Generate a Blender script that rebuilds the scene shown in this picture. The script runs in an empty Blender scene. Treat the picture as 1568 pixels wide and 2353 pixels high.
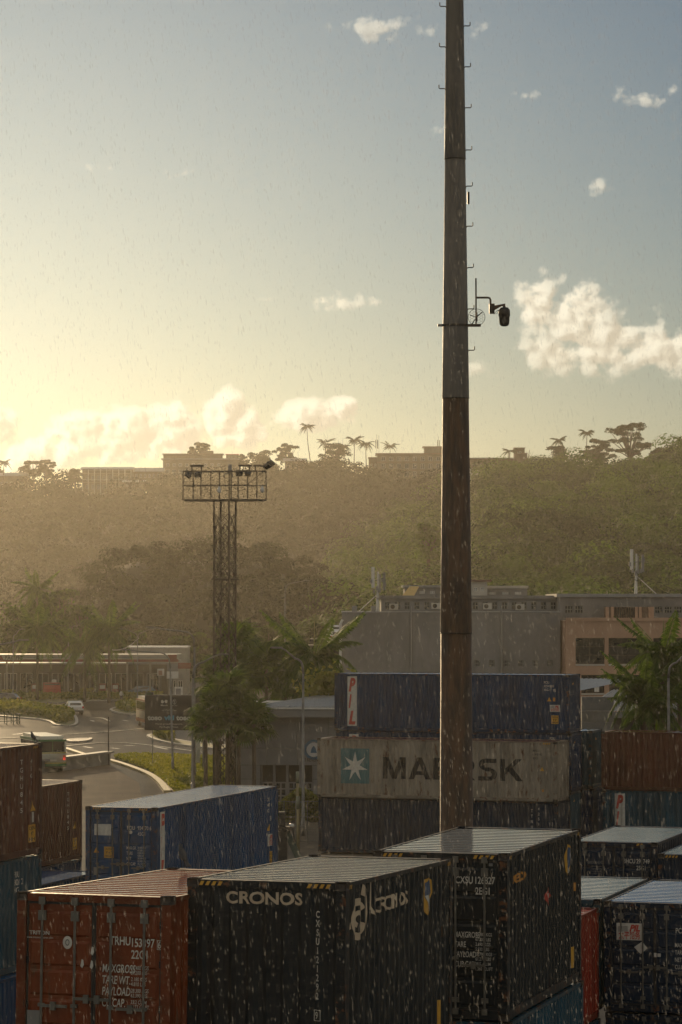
import bpy, bmesh, math, random
import numpy as np
from mathutils import Vector, Matrix
random.seed(7); RNG = np.random.default_rng(7)
SC = bpy.context.scene
COL = SC.collection
R = math.radians
# ------------------------------------------------------------------ camera
F, CX, CY, CAMH, PITCH = 6750.0, 784.0, 1176.5, 12.3, R(1.806)      # focal length and centre in photo units (1568 x 2353)
cam_d = bpy.data.cameras.new('camera'); cam = bpy.data.objects.new('camera', cam_d); COL.objects.link(cam)
cam.location = (0, 0, CAMH); cam.rotation_euler = (R(90) + PITCH, 0, 0)
cam_d.sensor_fit = 'VERTICAL'; cam_d.sensor_height = 36.0; cam_d.lens = F / 2353.0 * 36.0
cam_d.clip_start = 0.5; cam_d.clip_end = 6000
SC.camera = cam
# ------------------------------------------------------------------ light
SUN_AZ, SUN_EL = R(-9.6), R(7.4)                                    # left of the view axis, low
to_sun = Vector((math.sin(SUN_AZ) * math.cos(SUN_EL), math.cos(SUN_AZ) * math.cos(SUN_EL), math.sin(SUN_EL)))
sun_d = bpy.data.lights.new('sun', 'SUN'); sun = bpy.data.objects.new('sun', sun_d); COL.objects.link(sun)
sun_d.energy = 2.7; sun_d.angle = R(0.6); sun_d.color = (1.0, 0.73, 0.41)
sun.rotation_euler = (-to_sun).to_track_quat('-Z', 'Y').to_euler()
SC.view_settings.view_transform = 'Standard'; SC.view_settings.look = 'None'
SC.view_settings.exposure = 0.0; SC.view_settings.gamma = 1.0; SC.view_settings.use_curve_mapping = False
SC.cycles.use_denoising = True; SC.cycles.use_adaptive_sampling = False
SC.cycles.max_bounces = 6; SC.cycles.transparent_max_bounces = 24; SC.cycles.volume_bounces = 0
SC.cycles.volume_step_rate = 4.0; SC.cycles.sample_clamp_indirect = 4.0
try: SC.cycles.denoising_input_passes = 'RGB_ALBEDO_NORMAL'
except Exception: pass

def N(nt, typ, **kw):
    n = nt.nodes.new(typ)
    for k, v in kw.items():
        if k == 'ins':
            for i, val in v.items(): n.inputs[i].default_value = val
        else: setattr(n, k, v)
    return n
def LK(nt, a, b): nt.links.new(a, b)
def MATH(nt, op, a, b=None, clamp=False):
    n = N(nt, 'ShaderNodeMath', operation=op, use_clamp=clamp)
    for i, x in enumerate((a, b)):
        if x is None: continue
        if isinstance(x, (int, float)): n.inputs[i].default_value = x
        else: LK(nt, x, n.inputs[i])
    return n.outputs[0]

# ------------------------------------------------------------------ world: Nishita sky with cumulus
SKY_SAT = 1.0
W = bpy.data.worlds.new('World'); SC.world = W; W.use_nodes = True
W.cycles.sampling_method = 'MANUAL'; W.cycles.sample_map_resolution = 512
nt = W.node_tree; nt.nodes.clear()
out = N(nt, 'ShaderNodeOutputWorld'); bg = N(nt, 'ShaderNodeBackground'); bg.inputs[1].default_value = SKY_STRENGTH = 0.052
LK(nt, bg.outputs[0], out.inputs[0])
sky = N(nt, 'ShaderNodeTexSky', sky_type='NISHITA', sun_disc=False, sun_elevation=SUN_EL, sun_rotation=SUN_AZ,
        altitude=10.0, air_density=1.0, dust_density=0.8, ozone_density=4.0)
grade = N(nt, 'ShaderNodeMix', data_type='RGBA', blend_type='MULTIPLY'); grade.inputs[0].default_value = 1.0
hsv = N(nt, 'ShaderNodeHueSaturation', ins={'Saturation': SKY_SAT}); LK(nt, sky.outputs[0], hsv.inputs['Color']); LK(nt, hsv.outputs[0], grade.inputs[6]); grade.inputs[7].default_value = (0.65, 0.75, 0.80, 1)   # warm white balance of the photograph
tc = N(nt, 'ShaderNodeTexCoord'); sep = N(nt, 'ShaderNodeSeparateXYZ'); LK(nt, tc.outputs['Generated'], sep.inputs[0])
az = MATH(nt, 'ARCTAN2', sep.outputs[0], sep.outputs[1]); el = MATH(nt, 'ARCSINE', sep.outputs[2])
azd = MATH(nt, 'MULTIPLY', az, 57.29578); eld = MATH(nt, 'MULTIPLY', el, 57.29578)
comb = N(nt, 'ShaderNodeCombineXYZ'); LK(nt, azd, comb.inputs[0]); LK(nt, eld, comb.inputs[1])
# cumulus heaps: (azimuth, elevation, half width, half height, weight) in degrees
def AE(u, v): return (math.degrees(math.atan((u - CX) / F)), math.degrees(math.atan((1389.3 - v) / F)))
heaps = []
for (u, v, w, h, k) in [(1235, 700, 55, 75, 1.), (1330, 735, 80, 95, 1.05), (1395, 790, 120, 72, 1.), (1520, 805, 110, 60, 1.), (1290, 810, 110, 55, .85),
                        (1365, 433, 52, 24, .6), (1500, 218, 95, 30, .62), (1215, 217, 60, 14, .5), (600, 694, 40, 18, .5), (765, 692, 55, 24, .68), (850, 688, 45, 22, .64),
                        (180, 1005, 75, 55, 1.35), (285, 1005, 95, 62, 1.4), (400, 985, 65, 62, 1.35), (515, 958, 48, 62, 1.4), (565, 985, 60, 45, 1.2), (715, 955, 90, 40, 1.1), (790, 942, 45, 32, 1.15),
                        (90, 1045, 120, 45, 1.2), (-15, 985, 60, 45, 1.2), (430, 395, 60, 18, .5), (240, 395, 60, 22, .45), (860, 60, 95, 34, .55), (1000, 50, 50, 26, .5), (1100, 52, 45, 30, .5),
                        (1090, 850, 60, 22, .5), (1010, 300, 60, 18, .42), (1140, 300, 60, 18, .42), (1490, 715, 60, 30, .4),
                        (2100, 800, 260, 120, .9), (2600, 500, 200, 80, .8), (-700, 900, 240, 110, .9), (-500, 300, 150, 50, .6)]:
    a, e = AE(u, v); heaps.append((a, e, math.degrees(w / F), math.degrees(h / F), k))
def cloud_field(vec):
    """density of the cumulus heaps at a point of the sky given as (azimuth, elevation) in degrees"""
    def mapped(off):
        mp = N(nt, 'ShaderNodeVectorMath', operation='ADD'); LK(nt, vec, mp.inputs[0]); mp.inputs[1].default_value = off; return mp.outputs[0]
    def noise(scale, detail, rough, off, dist=0.2):
        n = N(nt, 'ShaderNodeTexNoise', noise_dimensions='2D', ins={'Scale': scale, 'Detail': detail, 'Roughness': rough, 'Distortion': dist}); LK(nt, mapped(off), n.inputs['Vector']); return n.outputs[0]
    def puffs(scale, off):
        wv = N(nt, 'ShaderNodeTexVoronoi', voronoi_dimensions='2D', feature='SMOOTH_F1', ins={'Scale': scale, 'Smoothness': 0.25}); LK(nt, mapped(off), wv.inputs['Vector']); return wv.outputs['Distance']
    mask = 0.0
    for a, e, w, h, k in heaps:
        vm = N(nt, 'ShaderNodeVectorMath', operation='MULTIPLY_ADD'); LK(nt, vec, vm.inputs[0]); vm.inputs[1].default_value = (1 / w, 1 / h, 0); vm.inputs[2].default_value = (-a / w, -e / h, 0)
        dt = N(nt, 'ShaderNodeVectorMath', operation='DOT_PRODUCT'); LK(nt, vm.outputs[0], dt.inputs[0]); LK(nt, vm.outputs[0], dt.inputs[1])
        g = N(nt, 'ShaderNodeMath', operation='MULTIPLY_ADD'); LK(nt, dt.outputs['Value'], g.inputs[0]); g.inputs[1].default_value = -.5 * k; g.inputs[2].default_value = k
        mask = MATH(nt, 'MAXIMUM', g.outputs[0], mask)
    n1 = noise(1.5, 5.0, 0.55, (0.4, 9.2, 0)); p1 = puffs(3.2, (1.3, 0.2, 0)); p2 = puffs(8.0, (0.3, 2.2, 0))
    d_ = MATH(nt, 'ADD', MATH(nt, 'MULTIPLY', mask, 1.35), MATH(nt, 'MULTIPLY', MATH(nt, 'SUBTRACT', n1, 0.5), 2.1))
    d_ = MATH(nt, 'ADD', d_, MATH(nt, 'MULTIPLY', MATH(nt, 'SUBTRACT', 0.36, p1), 0.6)); d_ = MATH(nt, 'ADD', d_, MATH(nt, 'MULTIPLY', MATH(nt, 'SUBTRACT', 0.36, p2), 0.2))
    return MATH(nt, 'SUBTRACT', d_, 0.5), mask
dens, mask = cloud_field(comb.outputs[0])
shift = N(nt, 'ShaderNodeVectorMath', operation='ADD'); LK(nt, comb.outputs[0], shift.inputs[0]); shift.inputs[1].default_value = (-0.13, 0.10, 0)
dens_sun, _ = cloud_field(shift.outputs[0])
cov = N(nt, 'ShaderNodeMapRange', interpolation_type='SMOOTHSTEP'); LK(nt, dens, cov.inputs[0]); cov.inputs[1].default_value = 0.0; cov.inputs[2].default_value = 0.55
cover = MATH(nt, 'MULTIPLY', cov.outputs[0], MATH(nt, 'MULTIPLY', mask, 1.1, True))
cover = MATH(nt, 'MULTIPLY', cover, 0.93)
# the shower itself: broken rain cloud overhead and behind, beyond the clear band over the hill
n_sh = N(nt, 'ShaderNodeTexNoise', ins={'Scale': 2.6, 'Detail': 3.0, 'Roughness': 0.55}); LK(nt, tc.outputs['Generated'], n_sh.inputs['Vector'])
def ramp(x, a, b):
    m_ = N(nt, 'ShaderNodeMapRange', interpolation_type='SMOOTHSTEP'); LK(nt, x, m_.inputs[0]); m_.inputs[1].default_value = a; m_.inputs[2].default_value = b; return m_.outputs[0]
away = MATH(nt, 'MAXIMUM', ramp(eld, 15.0, 34.0), ramp(sep.outputs[1], 0.93, 0.55))
dsh = MATH(nt, 'MULTIPLY', MATH(nt, 'SUBTRACT', n_sh.outputs[0], 0.40), 3.2)
csh = MATH(nt, 'MULTIPLY', MATH(nt, 'MULTIPLY', ramp(dsh, 0.0, 0.35), away), 0.56)
cover = MATH(nt, 'MAXIMUM', cover, csh)
dens = MATH(nt, 'ADD', dens, MATH(nt, 'MULTIPLY', MATH(nt, 'ADD', dsh, 0.55), away)); dens_sun = MATH(nt, 'ADD', dens_sun, MATH(nt, 'MULTIPLY', MATH(nt, 'ADD', dsh, 0.55), away))
# a cloud is bright where little of it lies towards the sun, duller where it shades itself
lit = MATH(nt, 'SUBTRACT', 0.62, MATH(nt, 'ADD', MATH(nt, 'MULTIPLY', MATH(nt, 'SUBTRACT', dens_sun, dens), 0.85), MATH(nt, 'MULTIPLY', dens, 0.22)))
thick = N(nt, 'ShaderNodeMapRange', interpolation_type='SMOOTHSTEP'); LK(nt, lit, thick.inputs[0]); thick.inputs[1].default_value = 0.9; thick.inputs[2].default_value = 0.1
ccol = N(nt, 'ShaderNodeMix', data_type='RGBA'); LK(nt, thick.outputs[0], ccol.inputs[0])
ccol.inputs[6].default_value = (17.5, 16.0, 12.6, 1); ccol.inputs[7].default_value = (10.6, 9.2, 6.9, 1)
csky = N(nt, 'ShaderNodeMix', data_type='RGBA', blend_type='ADD'); LK(nt, MATH(nt, 'SUBTRACT', 0.24, MATH(nt, 'MULTIPLY', thick.outputs[0], 0.1)), csky.inputs[0])
LK(nt, ccol.outputs[2], csky.inputs[6]); LK(nt, grade.outputs[2], csky.inputs[7])
mixs = N(nt, 'ShaderNodeMix', data_type='RGBA'); LK(nt, cover, mixs.inputs[0]); LK(nt, grade.outputs[2], mixs.inputs[6]); LK(nt, csky.outputs[2], mixs.inputs[7])
LK(nt, mixs.outputs[2], bg.inputs[0])

# ------------------------------------------------------------------ helpers
def ray(u, v):
    x, y = (u - CX) / F, (CY - v) / F
    return Vector((x, math.cos(PITCH) - y * math.sin(PITCH), math.sin(PITCH) + y * math.cos(PITCH)))
def P(u, v, Y):
    d = ray(u, v); t = Y / d.y
    return Vector((d.x * t, Y, CAMH + d.z * t))
def G(u, v, z=0.0):
    d = ray(u, v); t = (z - CAMH) / d.z
    return Vector((d.x * t, d.y * t, z))
def link(o, parent=None):
    COL.objects.link(o)
    if parent is not None: o.parent = parent
    return o
def tag(o, label=None, cat=None, group=None, kind=None):
    if label: o['label'] = label
    if cat: o['category'] = cat
    if group: o['group'] = group
    if kind: o['kind'] = kind
    return o
def empty(name, loc, rz=0.0, label=None, cat=None, group=None):
    o = bpy.data.objects.new(name, None); o.empty_display_size = 0.2
    o.location = loc; o.rotation_euler = (0, 0, rz); link(o)
    return tag(o, label, cat, group)
class MB:
    def __init__(s): s.v = []; s.f = []; s.m = []
    def add(s, vs, fs, mi=0):
        b = len(s.v); s.v += [tuple(p) for p in vs]; s.f += [tuple(i + b for i in f) for f in fs]; s.m += [mi] * len(fs); return s
    def box(s, x0, x1, y0, y1, z0, z1, mi=0):
        return s.add([(x0, y0, z0), (x1, y0, z0), (x1, y1, z0), (x0, y1, z0), (x0, y0, z1), (x1, y0, z1), (x1, y1, z1), (x0, y1, z1)],
                     [(3, 2, 1, 0), (4, 5, 6, 7), (0, 1, 5, 4), (1, 2, 6, 5), (2, 3, 7, 6), (3, 0, 4, 7)], mi)
    def obox(s, c, ax, hx, hy, hz, mi=0):           # oriented box, ax = 3 unit vectors
        X, Y, Z = [Vector(a) for a in ax]; c = Vector(c); vs = []
        for k in (-1, 1):
            for (i, j) in ((-1, -1), (1, -1), (1, 1), (-1, 1)): vs.append(c + X * hx * i + Y * hy * j + Z * hz * k)
        return s.add(vs, [(3, 2, 1, 0), (4, 5, 6, 7), (0, 1, 5, 4), (1, 2, 6, 5), (2, 3, 7, 6), (3, 0, 4, 7)], mi)
    def bar(s, p, q, w, h=None, mi=0):
        p, q = Vector(p), Vector(q); h = h or w; z = (q - p); L = z.length; z.normalize()
        up = Vector((0, 0, 1)) if abs(z.z) < .95 else Vector((1, 0, 0)); x = z.cross(up).normalized(); y = x.cross(z)
        return s.obox((p + q) / 2, (x, y, z), w / 2, h / 2, L / 2, mi)
    def tube(s, pts, rad, n=8, cap=True, mi=0):
        pts = [Vector(p) for p in pts]; rs = rad if isinstance(rad, (list, tuple)) else [rad] * len(pts)
        vs, fs = [], []; prev = None
        for i, p in enumerate(pts):
            t = (pts[min(i + 1, len(pts) - 1)] - pts[max(i - 1, 0)]).normalized()
            if prev is None:
                up = Vector((0, 0, 1)) if abs(t.z) < .9 else Vector((1, 0, 0)); a = t.cross(up).normalized()
            else: a = (prev - t * prev.dot(t)).normalized()
            prev = a; b = t.cross(a)
            for k in range(n):
                th = 2 * math.pi * k / n; vs.append(p + (a * math.cos(th) + b * math.sin(th)) * rs[i])
        for i in range(len(pts) - 1):
            for k in range(n):
                k2 = (k + 1) % n; fs.append((i * n + k, i * n + k2, (i + 1) * n + k2, (i + 1) * n + k))
        if cap: fs.append(tuple(range(n - 1, -1, -1))); fs.append(tuple((len(pts) - 1) * n + k for k in range(n)))
        return s.add(vs, fs, mi)
    def lathe(s, prof, n=16, c=(0, 0, 0), mi=0):    # (r, z) rings round the z axis
        vs, fs = [], []
        for r, z in prof:
            for k in range(n): th = 2 * math.pi * k / n; vs.append((c[0] + r * math.cos(th), c[1] + r * math.sin(th), c[2] + z))
        for i in range(len(prof) - 1):
            for k in range(n): k2 = (k + 1) % n; fs.append((i * n + k, i * n + k2, (i + 1) * n + k2, (i + 1) * n + k))
        fs.append(tuple(range(n - 1, -1, -1))); fs.append(tuple((len(prof) - 1) * n + k for k in range(n)))
        return s.add(vs, fs, mi)
    def poly(s, pts, mi=0): return s.add(pts, [tuple(range(len(pts)))], mi)
    def prism(s, pts, dz, mi=0):                    # polygon in xyz extruded by vector dz
        n = len(pts); dz = Vector(dz); a = [Vector(p) for p in pts]; b = [p + dz for p in a]
        fs = [tuple(range(n)), tuple(range(2 * n - 1, n - 1, -1))] + [(i, n + i, n + (i + 1) % n, (i + 1) % n) for i in range(n)]
        return s.add(a + b, fs, mi)
    def wall(s, x0, x1, z0, z1, y, th, holes, mi=0):   # wall in the xz plane at y (front) with real openings, th deep
        xs = sorted({x0, x1, *[min(max(q, x0), x1) for h in holes for q in h[:2]]}); zs = sorted({z0, z1, *[min(max(q, z0), z1) for h in holes for q in h[2:]]})
        for i in range(len(xs) - 1):
            for j in range(len(zs) - 1):
                cx, cz = (xs[i] + xs[i + 1]) / 2, (zs[j] + zs[j + 1]) / 2
                if any(h[0] < cx < h[1] and h[2] < cz < h[3] for h in holes): continue
                s.add([(xs[i], y, zs[j]), (xs[i + 1], y, zs[j]), (xs[i + 1], y, zs[j + 1]), (xs[i], y, zs[j + 1])], [(0, 1, 2, 3)], mi)
        for (a, b, c, d) in holes:
            for q in ([(a, c), (b, c)], [(b, c), (b, d)], [(b, d), (a, d)], [(a, d), (a, c)]):
                (xa, za), (xb, zb) = q; s.add([(xa, y, za), (xb, y, zb), (xb, y + th, zb), (xa, y + th, za)], [(3, 2, 1, 0)], mi)
        return s
    def mesh(s, name, mats, smooth=False):
        me = bpy.data.meshes.new(name); me.from_pydata(s.v, [], s.f)
        for m in (mats if isinstance(mats, (list, tuple)) else [mats]): me.materials.append(m)
        if len(set(s.m)) > 1: me.polygons.foreach_set('material_index', s.m)
        if smooth: me.polygons.foreach_set('use_smooth', [True] * len(s.f))
        me.update(); return me
    def build(s, name, mats, parent=None, smooth=False, loc=None):
        o = bpy.data.objects.new(name, s.mesh(name, mats, smooth)); link(o, parent)
        if loc is not None: o.location = loc
        return o
def inst(name, me, parent, loc=(0, 0, 0), rot=(0, 0, 0), scale=None):
    o = bpy.data.objects.new(name, me); o.location = loc; o.rotation_euler = rot
    if scale: o.scale = scale
    return link(o, parent)
def copy_tree(o, parent=None):
    c = o.copy(); COL.objects.link(c); c.parent = parent
    for ch in list(o.children):
        if ch.name in bpy.data.objects: copy_tree(ch, c)
    return c

# ------------------------------------------------------------------ materials
MATS = {}
def pbr(name, c1, c2=None, scale=2.0, rough=0.6, metal=0.0, bump=0.0, bscale=None, spec=0.5, stretch=(1, 1, 1), rust=None, rust_at=0.62, detail=5.0, coat=0.0, coat_r=.12, rvar=0.0, transl=0.0, objc=False):
    if name in MATS: return MATS[name]
    m = bpy.data.materials.new(name); m.use_nodes = True; t = m.node_tree; b = t.nodes['Principled BSDF']
    b.inputs['Roughness'].default_value = rough; b.inputs['Metallic'].default_value = metal; b.inputs['Specular IOR Level'].default_value = spec
    if coat: b.inputs['Coat Weight'].default_value = coat; b.inputs['Coat Roughness'].default_value = coat_r
    c2 = c2 or tuple(x * 0.78 for x in c1)
    if objc:
        tcn = N(t, 'ShaderNodeTexCoord'); src = tcn.outputs['Object']
    else:
        g = N(t, 'ShaderNodeNewGeometry'); src = g.outputs['Position']
    mp = N(t, 'ShaderNodeMapping'); mp.inputs['Scale'].default_value = stretch; LK(t, src, mp.inputs[0])
    n = N(t, 'ShaderNodeTexNoise', ins={'Scale': scale, 'Detail': detail, 'Roughness': 0.62}); LK(t, mp.outputs[0], n.inputs['Vector'])
    rp = N(t, 'ShaderNodeValToRGB'); rp.color_ramp.elements[0].position = 0.34; rp.color_ramp.elements[1].position = 0.68
    rp.color_ramp.elements[0].color = (*c1, 1); rp.color_ramp.elements[1].color = (*c2, 1); LK(t, n.outputs[0], rp.inputs[0])
    col = rp.outputs[0]
    if rust:
        n2 = N(t, 'ShaderNodeTexNoise', ins={'Scale': scale * 2.3, 'Detail': 8.0, 'Roughness': 0.7}); LK(t, mp.outputs[0], n2.inputs['Vector'])
        r2 = N(t, 'ShaderNodeValToRGB'); r2.color_ramp.elements[0].position = rust_at; r2.color_ramp.elements[1].position = rust_at + .07
        LK(t, n2.outputs[0], r2.inputs[0]); mx = N(t, 'ShaderNodeMix', data_type='RGBA'); LK(t, r2.outputs[0], mx.inputs[0]); LK(t, col, mx.inputs[6]); mx.inputs[7].default_value = (*rust, 1); col = mx.outputs[2]
    LK(t, col, b.inputs['Base Color'])
    if rvar:
        mr = N(t, 'ShaderNodeMapRange'); LK(t, n.outputs[0], mr.inputs[0]); mr.inputs[1].default_value = .35; mr.inputs[2].default_value = .65
        mr.inputs[3].default_value = max(0.03, rough - rvar); mr.inputs[4].default_value = min(1, rough + rvar); LK(t, mr.outputs[0], b.inputs['Roughness'])
    if bump:
        nb = N(t, 'ShaderNodeTexNoise', ins={'Scale': bscale or scale * 4, 'Detail': 4.0}); LK(t, mp.outputs[0], nb.inputs['Vector'])
        bn = N(t, 'ShaderNodeBump', ins={'Strength': bump, 'Distance': 0.05}); LK(t, nb.outputs[0], bn.inputs['Height']); LK(t, bn.outputs[0], b.inputs['Normal'])
    MATS[name] = m; return m
def leafmat(name, c1, c2, transl=0.45, rough=0.45, spec=0.5, tcol=None):
    if name in MATS: return MATS[name]
    m = bpy.data.materials.new(name); m.use_nodes = True; t = m.node_tree; b = t.nodes['Principled BSDF']; o = t.nodes['Material Output']
    at = N(t, 'ShaderNodeAttribute', attribute_name='tint')
    mx = N(t, 'ShaderNodeMix', data_type='RGBA'); LK(t, at.outputs['Fac'], mx.inputs[0]); mx.inputs[6].default_value = (*c1, 1); mx.inputs[7].default_value = (*c2, 1)
    LK(t, mx.outputs[2], b.inputs['Base Color']); b.inputs['Roughness'].default_value = rough; b.inputs['Specular IOR Level'].default_value = spec
    tr = N(t, 'ShaderNodeBsdfTranslucent'); tm = N(t, 'ShaderNodeMix', data_type='RGBA', blend_type='MULTIPLY'); tm.inputs[0].default_value = 1
    LK(t, mx.outputs[2], tm.inputs[6]); tm.inputs[7].default_value = (*(tcol or (2.6, 2.4, 0.9)), 1); LK(t, tm.outputs[2], tr.inputs[0])
    ms = N(t, 'ShaderNodeMixShader'); ms.inputs[0].default_value = transl; LK(t, b.outputs[0], ms.inputs[1]); LK(t, tr.outputs[0], ms.inputs[2]); LK(t, ms.outputs[0], o.inputs[0])
    MATS[name] = m; return m
STEEL = pbr('galvanised_steel', (.22, .22, .21), (.14, .14, .135), 3, .42, .55, rvar=.1)
DARKSTEEL = pbr('dark_steel', (.035, .033, .03), (.055, .042, .03), 4, .5, .4)
RUSTY = pbr('rusty_steel', (.11, .065, .04), (.05, .038, .03), 4, .6, .3)
WHITE = pbr('white_paint', (.72, .71, .68), (.58, .57, .53), 3, .45)
OFFWHITE = pbr('off_white_render', (.55, .52, .46), (.44, .41, .36), .6, .75)
GREYW = pbr('grey_render', (.27, .262, .255), (.17, .165, .16), .5, .75, bump=.15, stretch=(1, 1, .3), spec=.2)
PANELG = pbr('grey_panel', (.25, .25, .25), (.19, .19, .19), .5, .5, spec=.3)
SALMON = pbr('salmon_render', (.52, .335, .235), (.41, .255, .18), .5, .8, bump=.1, stretch=(1, 1, .4), spec=.2)
GLASS = pbr('window_glass', (.018, .02, .022), (.03, .032, .033), 1.2, .08, 0, spec=.8)
CONC = pbr('concrete', (.26, .25, .23), (.18, .17, .155), 1.1, .65, bump=.3, rvar=.12)
BLACKP = pbr('black_plastic', (.015, .015, .015), (.022, .022, .021), 3, .5)
TRUNK = pbr('palm_bark', (.13, .10, .07), (.08, .06, .045), 5, .85, bump=.5, stretch=(1, 1, 4))
BARK = pbr('tree_bark', (.10, .075, .05), (.06, .045, .03), 3, .85, bump=.5)
REDP = pbr('red_paint', (.42, .035, .025), (.32, .03, .02), 2, .45)
def plain(name, c, rough=.5, metal=0., emit=None):
    if name in MATS: return MATS[name]
    m = pbr(name, c, tuple(x * .85 for x in c), 3, rough, metal)
    if emit:
        b = m.node_tree.nodes['Principled BSDF']; b.inputs['Emission Color'].default_value = (*c, 1); b.inputs['Emission Strength'].default_value = emit
    return m
# text as thin mesh
def text_mesh(s, h, width=None, sx=.8, bold=0.0, shear=0.0, align='LEFT', spacing=1.0, vertical=False, line=1.25):
    cu = bpy.data.curves.new('t', 'FONT'); cu.body = '\n'.join(s) if vertical else s
    cu.size = 1.0; cu.offset = bold; cu.shear = shear; cu.space_character = spacing; cu.space_line = line; cu.resolution_u = 3
    cu.align_x = 'CENTER' if vertical else align; cu.fill_mode = 'BOTH' if False else 'FRONT'
    ob = bpy.data.objects.new('t', cu); me = bpy.data.meshes.new_from_object(ob); bpy.data.objects.remove(ob); bpy.data.curves.remove(cu)
    n = len(me.vertices)
    if n == 0: return me
    co = np.empty(n * 3); me.vertices.foreach_get('co', co); co = co.reshape(-1, 3)
    k = h / 0.69; co *= k; x0, x1 = co[:, 0].min(), co[:, 0].max()
    f = (width / (x1 - x0)) if width else sx
    if vertical: co[:, 0] *= sx
    else:
        co[:, 0] = co[:, 0] * f
        if align == 'LEFT': co[:, 0] -= co[:, 0].min()
    co[:, 2] = 0; me.vertices.foreach_set('co', co.ravel()); me.update(); me.materials.clear(); return me
# leaf clouds
def leaf_object(name, c, s, tint, mat, parent=None, up=None, loc=None, shape=.62, scatter_n=.55):
    n = len(c); a = RNG.normal(size=(n, 3)); 
    if up is not None: a = a * scatter_n + up
    nn = a / np.linalg.norm(a, axis=1)[:, None]; r = RNG.normal(size=(n, 3)); t = np.cross(nn, r); t /= np.linalg.norm(t, axis=1)[:, None]; b = np.cross(nn, t)
    s = np.broadcast_to(np.asarray(s, float), (n,))[:, None]
    v = np.stack([c - t * s, c - b * s * shape, c + t * s, c + b * s * shape], 1).reshape(-1, 3)
    return quad_object(name, v, np.repeat(tint, 4), mat, parent, loc)
def quad_object(name, v, tint, mat, parent=None, loc=None):
    n = len(v) // 4; me = bpy.data.meshes.new(name); me.vertices.add(len(v)); me.vertices.foreach_set('co', v.astype(np.float32).ravel())
    me.loops.add(n * 4); me.loops.foreach_set('vertex_index', np.arange(n * 4, dtype=np.int32)); me.polygons.add(n)
    me.polygons.foreach_set('loop_start', np.arange(0, n * 4, 4, dtype=np.int32))
    at = me.attributes.new('tint', 'FLOAT', 'POINT'); at.data.foreach_set('value', np.asarray(tint, np.float32))
    me.materials.append(mat); me.update(calc_edges=True); o = bpy.data.objects.new(name, me); link(o, parent)
    if loc is not None: o.location = loc
    return o
def crown_points(lobes, per, thick=.3, low=-.45):
    """leaves on the shells of lobes (n,6: centre, radii)"""
    L = np.repeat(lobes, per, axis=0); d = RNG.normal(size=(len(L), 3)); d /= np.linalg.norm(d, axis=1)[:, None]
    d[:, 2] = np.where(d[:, 2] < low, -d[:, 2], d[:, 2])
    rad = 1.03 - thick * RNG.random(len(L)) ** 1.5
    return L[:, :3] + d * L[:, 3:6] * rad[:, None], d
# ================================================================== ground and roads
YARD = pbr('yard_concrete', (.13, .115, .095), (.085, .075, .062), .35, .55, bump=.2, bscale=6, rvar=.15, spec=.0, coat=.2, coat_r=.3)
ASPH = pbr('wet_asphalt', (.070, .058, .046), (.032, .027, .022), .22, .6, bump=.12, stretch=(1, .35, 1), bscale=9, rvar=.12, spec=.0, coat=.26, coat_r=.3)
DIRT = pbr('brown_earth', (.20, .135, .085), (.14, .095, .06), .4, .75, bump=.3)
KERB = pbr('kerb_concrete', (.36, .34, .30), (.24, .225, .2), .8, .5, bump=.2)
KERBY = pbr('kerb_yellow_edge', (.45, .36, .16), (.30, .24, .12), 1.2, .5)
GRASS = pbr('grass_ground', (.075, .085, .022), (.13, .125, .035), .35, .8, bump=.4)
LINE = pbr('road_marking_white', (.5, .49, .45), (.32, .31, .28), 2.5, .5)
LEAF_G = leafmat('grass_blades', (.09, .11, .02), (.17, .17, .035), .5, .5)
LEAF_H = leafmat('hedge_leaves', (.06, .085, .018), (.15, .15, .03), .5, .4)
LEAF_F = leafmat('forest_leaves', (.010, .024, .006), (.060, .105, .018), .4, .7, .2, tcol=(2.4, 2.5, .6))
LEAF_FAR = leafmat('far_hill_leaves', (.010, .014, .006), (.022, .028, .010), .08, .8, .1)
LEAF_K = leafmat('knoll_leaves', (.008, .012, .005), (.020, .028, .009), .2, .8, .1)
LEAF_D = leafmat('dark_tree_leaves', (.020, .028, .011), (.042, .052, .018), .22, .65, .3)
LEAF_P = leafmat('palm_leaflets', (.026, .056, .012), (.066, .110, .024), .34, .6, .15)
FOREST_FLOOR = pbr('forest_floor', (.010, .012, .006), (.006, .008, .004), .08, .9)
tag(MB().box(-1500, 1500, -70, 1650, -.6, 0.0).build('ground', YARD), kind='structure')
def sheet(name, uv, z, mat, dz=None):
    pts = [G(u, v) for u, v in uv]; m = MB()
    if dz is None: m.poly([(p.x, p.y, z) for p in pts])
    else: m.prism([(p.x, p.y, z + dz) for p in reversed(pts)], (0, 0, -dz))
    return tag(m.build(name, mat), kind='structure')
def smooth_uv(uv, n=6, closed=True):
    out = []; L = len(uv)
    for i in range(L if closed else L - 1):
        p0, p1, p2, p3 = [np.array(uv[(i + k) % L if closed else min(max(i + k, 0), L - 1)], float) for k in (-1, 0, 1, 2)]
        for t in np.arange(n) / n:
            out.append(tuple(.5 * ((2 * p1) + (-p0 + p2) * t + (2 * p0 - 5 * p1 + 4 * p2 - p3) * t * t + (-p0 + 3 * p1 - 3 * p2 + p3) * t ** 3)))
    if not closed: out.append(tuple(uv[-1]))
    return out
sheet('road', [(-500, 1826), (-500, 1607), (620, 1607), (620, 1826)], .012, ASPH)
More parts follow.
